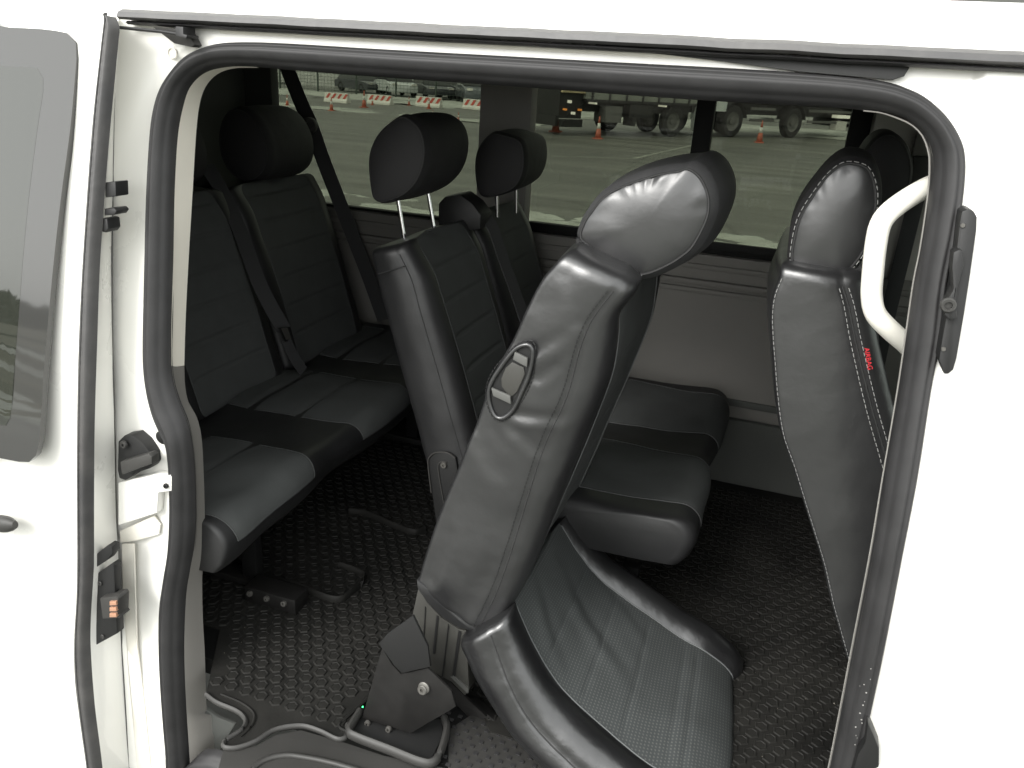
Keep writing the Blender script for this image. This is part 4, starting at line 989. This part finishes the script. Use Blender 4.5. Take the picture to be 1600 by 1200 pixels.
def bench_cushion(par, x0, x1, zt, T, y0, y1, panels, cov, pan, slope=.02, rf=.055, er=.032):
    prof = [(x0, zt - T), (x0, zt - T * .5), (x0, zt)]
    n1 = 24
    for k in range(1, n1 + 1): prof.append((x0 + (x1 - rf - x0) * k / n1, zt))
    for k in range(1, 11):
        a_ = k / 10 * math.radians(100); prof.append((x1 - rf + rf * math.sin(a_), zt - rf + rf * math.cos(a_)))
    prof += [(x1 - .012, zt - T * .8), (x1 - .03, zt - T), (x1 - .10, zt - T - .004)]
    nP = len(prof); L_ = [0]
    for i in range(1, nP): L_.append(L_[-1] + math.hypot(prof[i][0] - prof[i - 1][0], prof[i][1] - prof[i - 1][1]))
    def base(i, y, lift=0.0):
        x, z = prof[i]; a = prof[max(0, i - 1)]; b = prof[min(nP - 1, i + 1)]; t = Vector((b[0] - a[0], 0, b[1] - a[1])).normalized(); n_ = Vector((-t.z, 0, t.x))
        if i < 2: n_ = Vector((-1, 0, 0))
        tt = (x - x0) / (x1 - x0); z += slope * tt
        e = min(y - y0, y1 - y); inset = 0
        if e < er: inset = er - math.sqrt(max(0, er ** 2 - (er - max(0, e)) ** 2))
        gap = 0
        for q in range(len(panels) - 1):
            m_ = (panels[q][1] + panels[q + 1][0]) / 2; wq = (panels[q + 1][0] - panels[q][1]) / 2 + .02; gap += .016 * math.exp(-((y - m_) / wq) ** 2)
        g = 0
        for gx in (.26, .42, .58): g += .005 * math.exp(-((tt - gx) * (x1 - x0) / .006) ** 2)
        puff = .008 * noise.noise(Vector((x * 7, y * 7, 2)))
        c_ = Vector(((x0 + x1) / 2, 0, zt - T / 2)); P_ = Vector((x, 0, z)); d_ = (P_ - c_)
        sc_ = 1 - inset / max(.05, T / 2) * .9
        P_ = P_ - d_ * min(.9, inset / max(.04, d_.length)) - n_ * gap + n_ * (puff + lift - (g if lift else 0))
        P_.y = y; return P_
    ys_ = sorted(set([y0 + (y1 - y0) * k / 90 for k in range(91)] + [y0 + .002, y0 + .006, y0 + .012, y1 - .002, y1 - .006, y1 - .012]))
    rows = [[base(i, y) for i in range(nP)] for y in ys_]
    V, F = grid(rows, True, True); build('cushion_cover', V, F, cov, par, sharp=70)
    i1 = next(i for i in range(nP) if L_[i] > L_[-1] - .10 - T * .35)
    for (a, b) in panels:
        rows = []; U = []; yc, hw = (a + b) / 2, (b - a) / 2; idx = list(range(3, i1))
        for i in idx:
            f = (L_[i] - L_[3]) / (L_[i1 - 1] - L_[3]); wdt = hw * (1 - .10 * max(0, f - .7) / .3 * max(0, f - .7) / .3) * (.93 + .07 * math.sin(math.pi * min(1, f * 1.3)))
            rows.append([base(i, yc + wdt * (k / 12 - 1), .0025 * math.sin(math.pi * k / 24) ** .3 + .0008) for k in range(25)])
        for r_, i in zip(rows, idx): U += [(p.y, L_[i]) for p in r_]
        V, F = grid(rows); build('cushion_panel', V, F, pan, par, uvs=U)
        for e in (0, -1): tube('seam', [r_[e] for r_ in rows], .0014, piping_dark, par, n=5)
# ---- middle double bench
mid = empty('double_bench', (-.5, 2.1, .55), 'black two-seat bench behind the tipped seat, one headrest raised on chrome posts', 'car seat')
ym0 = 1.69
rt = PY(569, 388, ym0); rb = PY(668, 752, ym0)
lean = math.degrees(math.atan2(rb.x - rt.x, rt.z - rb.z)); T_ = .15
Hm = math.hypot(rt.x - rb.x, rt.z - rb.z) - .03
a = math.radians(lean); hx = rb.x + T_ / 2 * math.cos(a); hz = rb.z + T_ / 2 * math.sin(a)
for (s0, s1) in ((ym0, ym0 + .42), (ym0 + .44, ym0 + .86)):
    A, B = add_seat(mid, (hx, hz), Hm, lean, T_, s0, s1, hx + .08, -.11, .905, .125, bench_leather, cloth)
    if s0 == ym0: Amid = A
    else: Amid2 = A
xt = Amid['rings'][-1]
M1 = [(627, 184), (646, 192), (658, 208), (663, 232), (660, 260), (648, 286), (627, 305), (600, 314), (586, 310), (581, 292), (578, 253), (584, 226), (600, 202)]
h1 = headrest(mid, yz(M1, ym0 + .08), ym0 + .08, ym0 + .33, wrap_cloth, wrap_cloth, grow=.010, dome=.014, seam_m=rubber, skew=(.01, 0))
for a, b, y in (((622, 312), (634, 366), ym0 + .13), ((669, 300), (681, 352), ym0 + .27)): tube('headrest_post', [PY(*a, y), PY(*b, y) - Vector((0, 0, .03))], .0055, chrome, mid, n=10)
M2 = [(770, 210), (790, 213), (812, 222), (818, 245), (815, 272), (803, 292), (780, 302), (757, 306), (748, 296), (744, 270), (745, 245), (753, 225)]
headrest(mid, yz(M2, ym0 + .51), ym0 + .51, ym0 + .77, wrap_cloth, wrap_cloth, grow=.008, dome=.012, seam_m=rubber, skew=(-.01, 0))
for a, b, y in (((775, 305), (778, 318), ym0 + .56), ((806, 300), (808, 312), ym0 + .68)): tube('headrest_post', [PY(*a, y) + Vector((0, 0, .03)), PY(*b, y) - Vector((0, 0, .04))], .0055, chrome, mid, n=10)
bench_cushion(mid, hx + .03, -.065, .905, .125, 1.635, 2.56, [(1.70, 2.02), (2.15, 2.50)], bench_leather, cloth)
tube('seam', cat([PY(a, b, ym0 - .0085) for a, b in [(590, 428), (606, 424), (634, 415)]], 12), .0012, thread_dark, mid, n=5)
# belt tower and belt between the two backs
plate('belt_tower', [PY(a, b, ym0 + .37) for a, b in [(684, 318), (694, 307), (718, 303), (738, 318), (752, 336), (750, 360), (684, 362)]], (0, .09, 0), plast, mid, bev=.01)
def strap(name, pts, wd_, parent, nrm=(1, 0, .3), m_=beltm, th=.0018, n=40):
    P = cat(pts, n); rows = []; N_ = Vector(nrm).normalized()
    for i, p in enumerate(P):
        t = (P[min(n - 1, i + 1)] - P[max(0, i - 1)]).normalized(); s = t.cross(N_).normalized() * wd_ / 2; u = s.cross(t).normalized() * th
        rows.append([p - s - u, p + s - u, p + s + u, p - s + u])
    V, F = grid(rows, True, True); return build(name, V, F, m_, parent, sharp=40)
fwm = Vector((math.cos(math.radians(lean)), 0, math.sin(math.radians(lean))))
strap('seat_belt', [PY(722, 322, ym0 + .40), PY(745, 332, ym0 + .42), PY(768, 352, ym0 + .43) , PY(785, 400, ym0 + .43), PY(803, 450, ym0 + .43), PY(820, 500, ym0 + .43), PY(850, 600, ym0 + .43)], .046, mid, (1, -.3, .3))
plate('recliner_plate', [PY(a, b, ym0 - .012) for a, b in [(668, 722), (670, 712), (680, 706), (700, 707), (712, 716), (716, 740), (706, 790), (694, 860), (684, 840), (676, 780)]], (0, .02, 0), plast, mid, bev=.004)
tube('recliner_edge', cat([PY(a, b, ym0 - .014) for a, b in [(674, 770), (669, 725), (672, 713), (682, 707), (700, 708), (711, 716)]], 30), .0022, plast_grey, mid, n=6)
tube('recliner_edge', cat([PY(a, b, ym0 - .014) for a, b in [(694, 790), (685, 735), (688, 722), (698, 722)]], 30), .0018, plast_grey, mid, n=6)
disc('bolt', PY(694, 726, ym0 - .013), (0, -1, 0), .0085, .007, bolt_m, mid, hole=.003)
def seat_base(par, x0, x1, y0, y1, zt):
    box('seat_frame', x0 + .02, x1 - .12, y0 + .10, y1 - .06, zt - .05, zt - .005, frame_m, par, .01)
    for xx in (x0 + .06, x1 - .14):
        for yy in (y0 + .06, y1 - .10):
            box('leg', xx, xx + .045, yy, yy + .03, .578, zt - .051, frame_m, par, .004)
    for yy in (y0 + .05, y1 - .11):
        box('floor_rail', x0, x1 - .05, yy, yy + .05, .556, .577, steel, par, .004)
        for k in range(3): disc('bolt', (x0 + .05 + k * (x1 - x0 - .16) / 2, yy + .025, .577), (0, 0, 1), .008, .006, bolt_m, par, hole=.003, n=12)
seat_base(mid, hx, -.10, ym0, ym0 + .86, .745)
# ---- rear bench
rear = empty('rear_bench', (-1.3, 1.9, .55), 'dark three-seat rear bench in grey cloth at the back of the cabin', 'car seat')
xr = -1.46
for k, (s0, s1) in enumerate(((1.175, 1.54), (1.545, 2.015), (2.02, 2.51))):
    A, B = add_seat(rear, (xr, .93), .54, 16, .13, s0, s1, xr + .08, -1.02, .93, .105, bench_leather, cloth, cbw=.065 if k else .025)
bench_cushion(rear, xr + .02, -.975, .93, .12, 1.155, 2.60, [(1.165, 1.535), (1.72, 2.06), (2.20, 2.54)], bench_leather, cloth, er=.010)
seat_base(rear, xr, -1.04, 1.40, 2.52, .805)
# side cushion edge by the pillar and headrests
for k, yc in enumerate((2.205,)):
    c = Vector((xr - .54 * math.sin(math.radians(16)) - .05, 0, .93 + .54 * math.cos(math.radians(16)) + .135))
    headrest(rear, oval(c.x, c.z, .085, .108, 10), yc, yc + .27, wrap_cloth, wrap_cloth, grow=.012, dome=.014, seam_m=rubber)
    for yy in (yc + .07, yc + .20): tube('headrest_post', [(c.x + .015, yy, c.z - .06), (c.x + .035, yy, c.z - .16)], .0055, chrome, rear, n=10)
c = Vector((xr - .21, 0, 1.59)); headrest(rear, oval(c.x, c.z, .07, .095, 10), 1.70, 1.96, wrap_cloth, wrap_cloth, grow=.012, dome=.014, seam_m=rubber)
strap('seat_belt', [PX(322, 258, -1.66), PX(350, 305, -1.58), PX(378, 370, -1.50), PX(408, 450, -1.42), PX(444, 516, -1.34)], .048, rear, (1, -.4, .3))
plate('belt_tongue', [PX(a, b, -1.335) for a, b in [(434, 512), (452, 510), (458, 532), (444, 534)]], (.004, 0, 0), plast, rear, bev=.001)
plate('belt_latch', [PX(a, b, -1.33) for a, b in [(439, 513), (448, 512), (454, 529), (447, 531)]], (.003, 0, 0), bolt_m, rear, bev=.0005)
strap('belt_stalk', [PX(446, 530, -1.335), PX(458, 556, -1.33), PX(474, 580, -1.32)], .035, rear, (1, -.4, .3))
plate('belt_guide', [PX(a, b, -1.70) for a, b in [(306, 250), (316, 256), (336, 282), (334, 296), (304, 290)]], (-.03, 0, 0), plast, rear, bev=.003)
# rear corner trim behind the bench
box('rear_corner_trim', -2.37, -1.95, 2.25, 2.655, .9, 1.95, trim_dark, van, .06)
# far seat belt of the rear bench
strap('side_belt', [PY(446, 100, 2.60), PY(470, 160, 2.57), PY(486, 196, 2.55), PY(505, 250, 2.55), PY(540, 340, 2.57), PY(575, 430, 2.60), PY(600, 500, 2.62)], .052, van, (.2, -1, .1))
disc('belt_anchor', PY(484, 196, 2.52), (.3, -1, 0), .028, .02, plast_grey, van, hole=.012)
# ---- front passenger seat
fs = empty('front_seat', (.35, 1.5, .55), 'black leather front passenger seat with white stitching behind the right door pillar', 'car seat')
yf0 = 1.36
RpF = [(1322, 1030), (1300, 950), (1285, 885), (1262, 810), (1240, 738), (1220, 680), (1211, 620), (1206, 560), (1202, 500), (1206, 462), (1218, 432)]
SpF = [(1445, 1030), (1435, 950), (1425, 885), (1411, 810), (1394, 750), (1380, 700), (1364, 645), (1350, 590), (1336, 530), (1326, 480), (1316, 448)]
fr_ = []
for r, s in zip(RpF, SpF):
    R_, S_ = PY(*r, yf0), PY(*s, yf0); fr_.append((xz(R_), xz(S_), (S_.x + .035, S_.z + .005), yf0, yf0 + .44))
FS = seat_loft(fs, fr_, leather, cloth, nrow=90, bw=.02, bolster=.004, endr=.022, rear_r=.012, flare=.006, wr=.001, grooves=(.1, .2, .3, .4))
off = Vector((0, -.0025, 0))
stitches('stitching', [FS['rings'][i][FS['iS'] - 1] + off for i in range(90)], thread, fs, .006, .004, .0006)
stitches('stitching', [FS['rings'][i][FS['iS'] + 2] + off for i in range(90)], thread, fs, .006, .004, .0006)
tube('seam', [FS['rings'][i][FS['iS']] for i in range(90)], .0016, thread_dark, fs, n=6)
stitches('stitching', [FS['rings'][i][9] + off for i in range(90)], thread, fs, .004, .005, .0005)
box('cushion', .33, .85, yf0 + .01, yf0 + .43, .80, .95, leather, fs, .04)
box('seat_base', .36, .82, yf0 + .06, yf0 + .40, .552, .799, plast, fs, .02)
FO = [(1322, 256), (1352, 262), (1364, 282), (1368, 312), (1361, 357), (1351, 387), (1330, 417), (1307, 437), (1274, 434), (1251, 426), (1239, 410), (1239, 387), (1250, 342), (1274, 301), (1297, 271)]
fh = headrest(fs, yz(FO, yf0 + .04), yf0 + .04, yf0 + .34, wrap_cloth, leather_soft, grow=.016, dome=.012, wrinkle=.0018, stitch=thread, seam_m=thread_dark, skew=(.012, 0))
tube('headrest_post', [PY(1266, 428, yf0 + .10), PY(1268, 450, yf0 + .10)], .0055, chrome, fs, n=10)
# folded headrest hem
strap('cover_seam', [PY(1310, 440, yf0 + .02), PY(1340, 425, yf0 + .03), PY(1365, 400, yf0 + .05)], .012, fs, (0, -1, .2), leather, .003)
# side tag lettering
tg = bpy.data.curves.new('tag_lettering', 'FONT'); tg.body = 'AIRBAG'; tg.size = .021; tg.extrude = .0003; tg.align_x = 'CENTER'
to = bpy.data.objects.new('tag_tmp', tg); COL.objects.link(to)
dg = bpy.context.evaluated_depsgraph_get(); tm = bpy.data.meshes.new_from_object(to.evaluated_get(dg)); bpy.data.objects.remove(to)
c0 = PY(1349, 538, yf0 + .002); c1 = PY(1355, 572, yf0 + .002); dx = (c1 - c0).normalized(); ny = Vector((0, -1, 0)); dy = ny.cross(dx).normalized(); cc = (c0 + c1) / 2
vv_ = [cc + Vector((0, -.022, 0)) + dx * v.co.x * .52 + dy * v.co.y * .5 + ny * v.co.z for v in tm.vertices]
build('tag_lettering', vv_, [tuple(p.vertices) for p in tm.polygons], red_t, fs, smooth=False)
# ---- driver's seat beyond
ds = empty('driver_seat', (.35, 2.2, .55), 'dark driver seat just visible behind the front passenger headrest', 'car seat')
yd = 2.08
seat_loft(ds, seat_rows(.30, .92, .56, 16, .13, yd, yd + .44), leather, cloth, nrow=50, endr=.03)
c = PY(1384, 262, yd + .1); headrest(ds, oval(c.x, c.z - .01, .055, .085, 8), yd + .1, yd + .34, wrap_cloth, wrap_cloth, grow=.01, dome=.014, seam_m=rubber)
box('cushion', .33, .85, yd + .01, yd + .43, .80, .95, leather, ds, .04)
box('seat_base', .36, .82, yd + .06, yd + .40, .552, .799, plast, ds, .02)
# ================================================================== FLOOR MAT
fm = empty('floor_mat', (-.5, 1.8, .545), 'black rubber floor mat with hexagonal studs covering the cabin floor', 'floor mat')
edge = [PZ(a, b, .553) for a, b in [(322, 1085), (340, 1098), (372, 1112), (384, 1126), (378, 1140), (360, 1152), (350, 1160), (352, 1168), (372, 1168), (400, 1158), (430, 1140), (470, 1134), (500, 1142), (528, 1155), (541, 1150), (543, 1132)]]
poly = edge + [PZ(560, 1104, .553), PZ(600, 1075, .553), Vector((-.45, 1.30, .553)), Vector((-.40, 1.24, .553)), Vector((.36, 1.24, .553)), Vector((.36, 2.62, .553)), Vector((-1.9, 2.62, .553)), Vector((-1.9, 1.30, .553)), Vector((-1.12, 1.29, .553))]
V = [(p.x, p.y, .546) for p in poly] + [(p.x, p.y, .553) for p in poly]; n = len(poly)
build('mat_sheet', V, [tuple(range(n, 2 * n))] + [(i, (i + 1) % n, n + (i + 1) % n, n + i) for i in range(n)], matm, fm, smooth=False)
tube('mat_lip', cat(edge, 90), .0065, plast_grey, fm, n=8, flat=.8)
tube('mat_rib', cat([PZ(a, b, .555) for a, b in [(345, 1085), (376, 1098), (396, 1114), (394, 1132), (376, 1150)]], 30), .003, matm, fm, n=6)
tube('mat_rib', cat([PZ(a, b, .555) for a, b in [(560, 1150), (530, 1136), (545, 1118), (575, 1090), (590, 1060)]], 30), .004, matm, fm, n=6)
for pth in ([(390, 905), (410, 902), (460, 915), (520, 938), (545, 930), (570, 905), (560, 895), (530, 884)], [(545, 800), (575, 805), (640, 832), (664, 828)]):
    tube('mat_rib', cat([PZ(a, b, .558) for a, b in pth], 40), .014, matm, fm, n=10, flat=.35)
# studs
def inside(x, y, P):
    c = False
    for i in range(len(P)):
        a, b = P[i], P[i - 1]
        if (a.y > y) != (b.y > y) and x < (b.x - a.x) * (y - a.y) / (b.y - a.y) + a.x: c = not c
    return c
def hexvf(s=1.0):
    prof = [(.0158, 0), (.0142, .0030), (.0118, .0031), (.0104, .0018), (0.0001, .0020)]
    rows = [[Vector((r * s * math.cos(math.pi / 3 * k + .52), r * s * math.sin(math.pi / 3 * k + .52), z)) for k in range(6)] for r, z in prof]
    return grid(rows, True)
HV, HF = hexvf(); studs = []
pit = .0385
j = 0; y = 1.14
while y < 2.58:
    x = -1.28 + (pit / 2 if j % 2 else 0)
    while x < .34:
        if inside(x, y, poly) and all(inside(x + .02 * math.cos(q), y + .02 * math.sin(q), poly) for q in (0, 1.57, 3.14, 4.71)):
            d = Vector((x, y, .553)) - CAMP; k = d.dot(FW); px = 800 + FPX * d.dot(RT) / k; py = 600 - FPX * d.dot(UP) / k
            vis = (310 < px < 720 and 780 < py < 1200) and not (px > 640 and py > 900) and not (px < 480 and py < 890)
            vis2 = 1080 < px < 1340 and 820 < py < 1200
            studs.append((0 if vis else (1 if vis2 else 2), (d.length), x, y))
        x += pit
    y += pit * .74; j += 1
studs.sort()
sme = bpy.data.meshes.new('stud'); sme.from_pydata([tuple(v) for v in HV], [], HF); sme.materials.append(matm)
wl = world_loc(fm)
for i, (q, d, x, y) in enumerate(studs[:295]):
    o = bpy.data.objects.new('stud', sme); COL.objects.link(o); o.parent = fm; o.location = Vector((x, y, .5532)) - wl
V, F = join_vf([([v + Vector((x, y, .5532)) for v in HV], HF) for q, d, x, y in studs[295:]])
tag(build('small_studs', V, F, matm, fm, smooth=False), kind='stuff')
parts = []
for i in range(900):
    x = rnd.uniform(-1.25, .3); y = rnd.uniform(1.2, 2.4); q = rnd.uniform(.0006, .0016) * (1.6 if rnd.random() < .08 else 1)
    if not inside(x, y, poly) or noise.noise(Vector((x * 3, y * 3, 5))) < -.12: continue
    parts.append(([(x - q, y, .5535), (x + q, y - q, .5535), (x, y + q, .5535), (x, y, .5535 + q * 1.2)], [(0, 1, 3), (1, 2, 3), (2, 0, 3)]))
V, F = join_vf(parts); tag(build('grit', V, F, grit_m, fm, smooth=False), kind='stuff')
# step edge tread of the sill (square relief) in front of the tipped seat
sill = plate('sill_tread', [PZ(a, b, .549) for a, b in [(330, 1240), (348, 1172), (400, 1165), (430, 1148), (470, 1140), (540, 1160), (600, 1180), (700, 1200), (700, 1140), (760, 1100), (1000, 1140), (1300, 1200), (1280, 1260), (800, 1290)]], (0, 0, -.02), plast_grey, van, bev=.003)
tube('step_edge', cat([PZ(a, b, .551) for a, b in [(385, 1215), (400, 1196), (420, 1185), (446, 1180), (470, 1182), (520, 1192), (600, 1215), (700, 1240)]], 40), .006, plast_grey, van, n=8)
parts = []
for i in range(40):
    for j in range(9):
        x = -.56 + i * .027 + (.0135 if j % 2 else 0); y = 1.125 + j * .016
        parts.append(boxvf(x, x + .009, y, y + .007, .5492, .5515))
V, F = join_vf(parts); tag(build('tread_squares', V, F, rubber, van, smooth=False), kind='stuff')
# small fittings on the floor below the rear bench
box('floor_bracket', -1.13, -.98, 1.40, 1.46, .556, .60, steel, rear, .006)
for i in range(3): disc('bolt', (-1.11 + .05 * i, 1.398, .585), (0, -1, .3), .008, .006, bolt_m, rear, hole=.003, n=12)
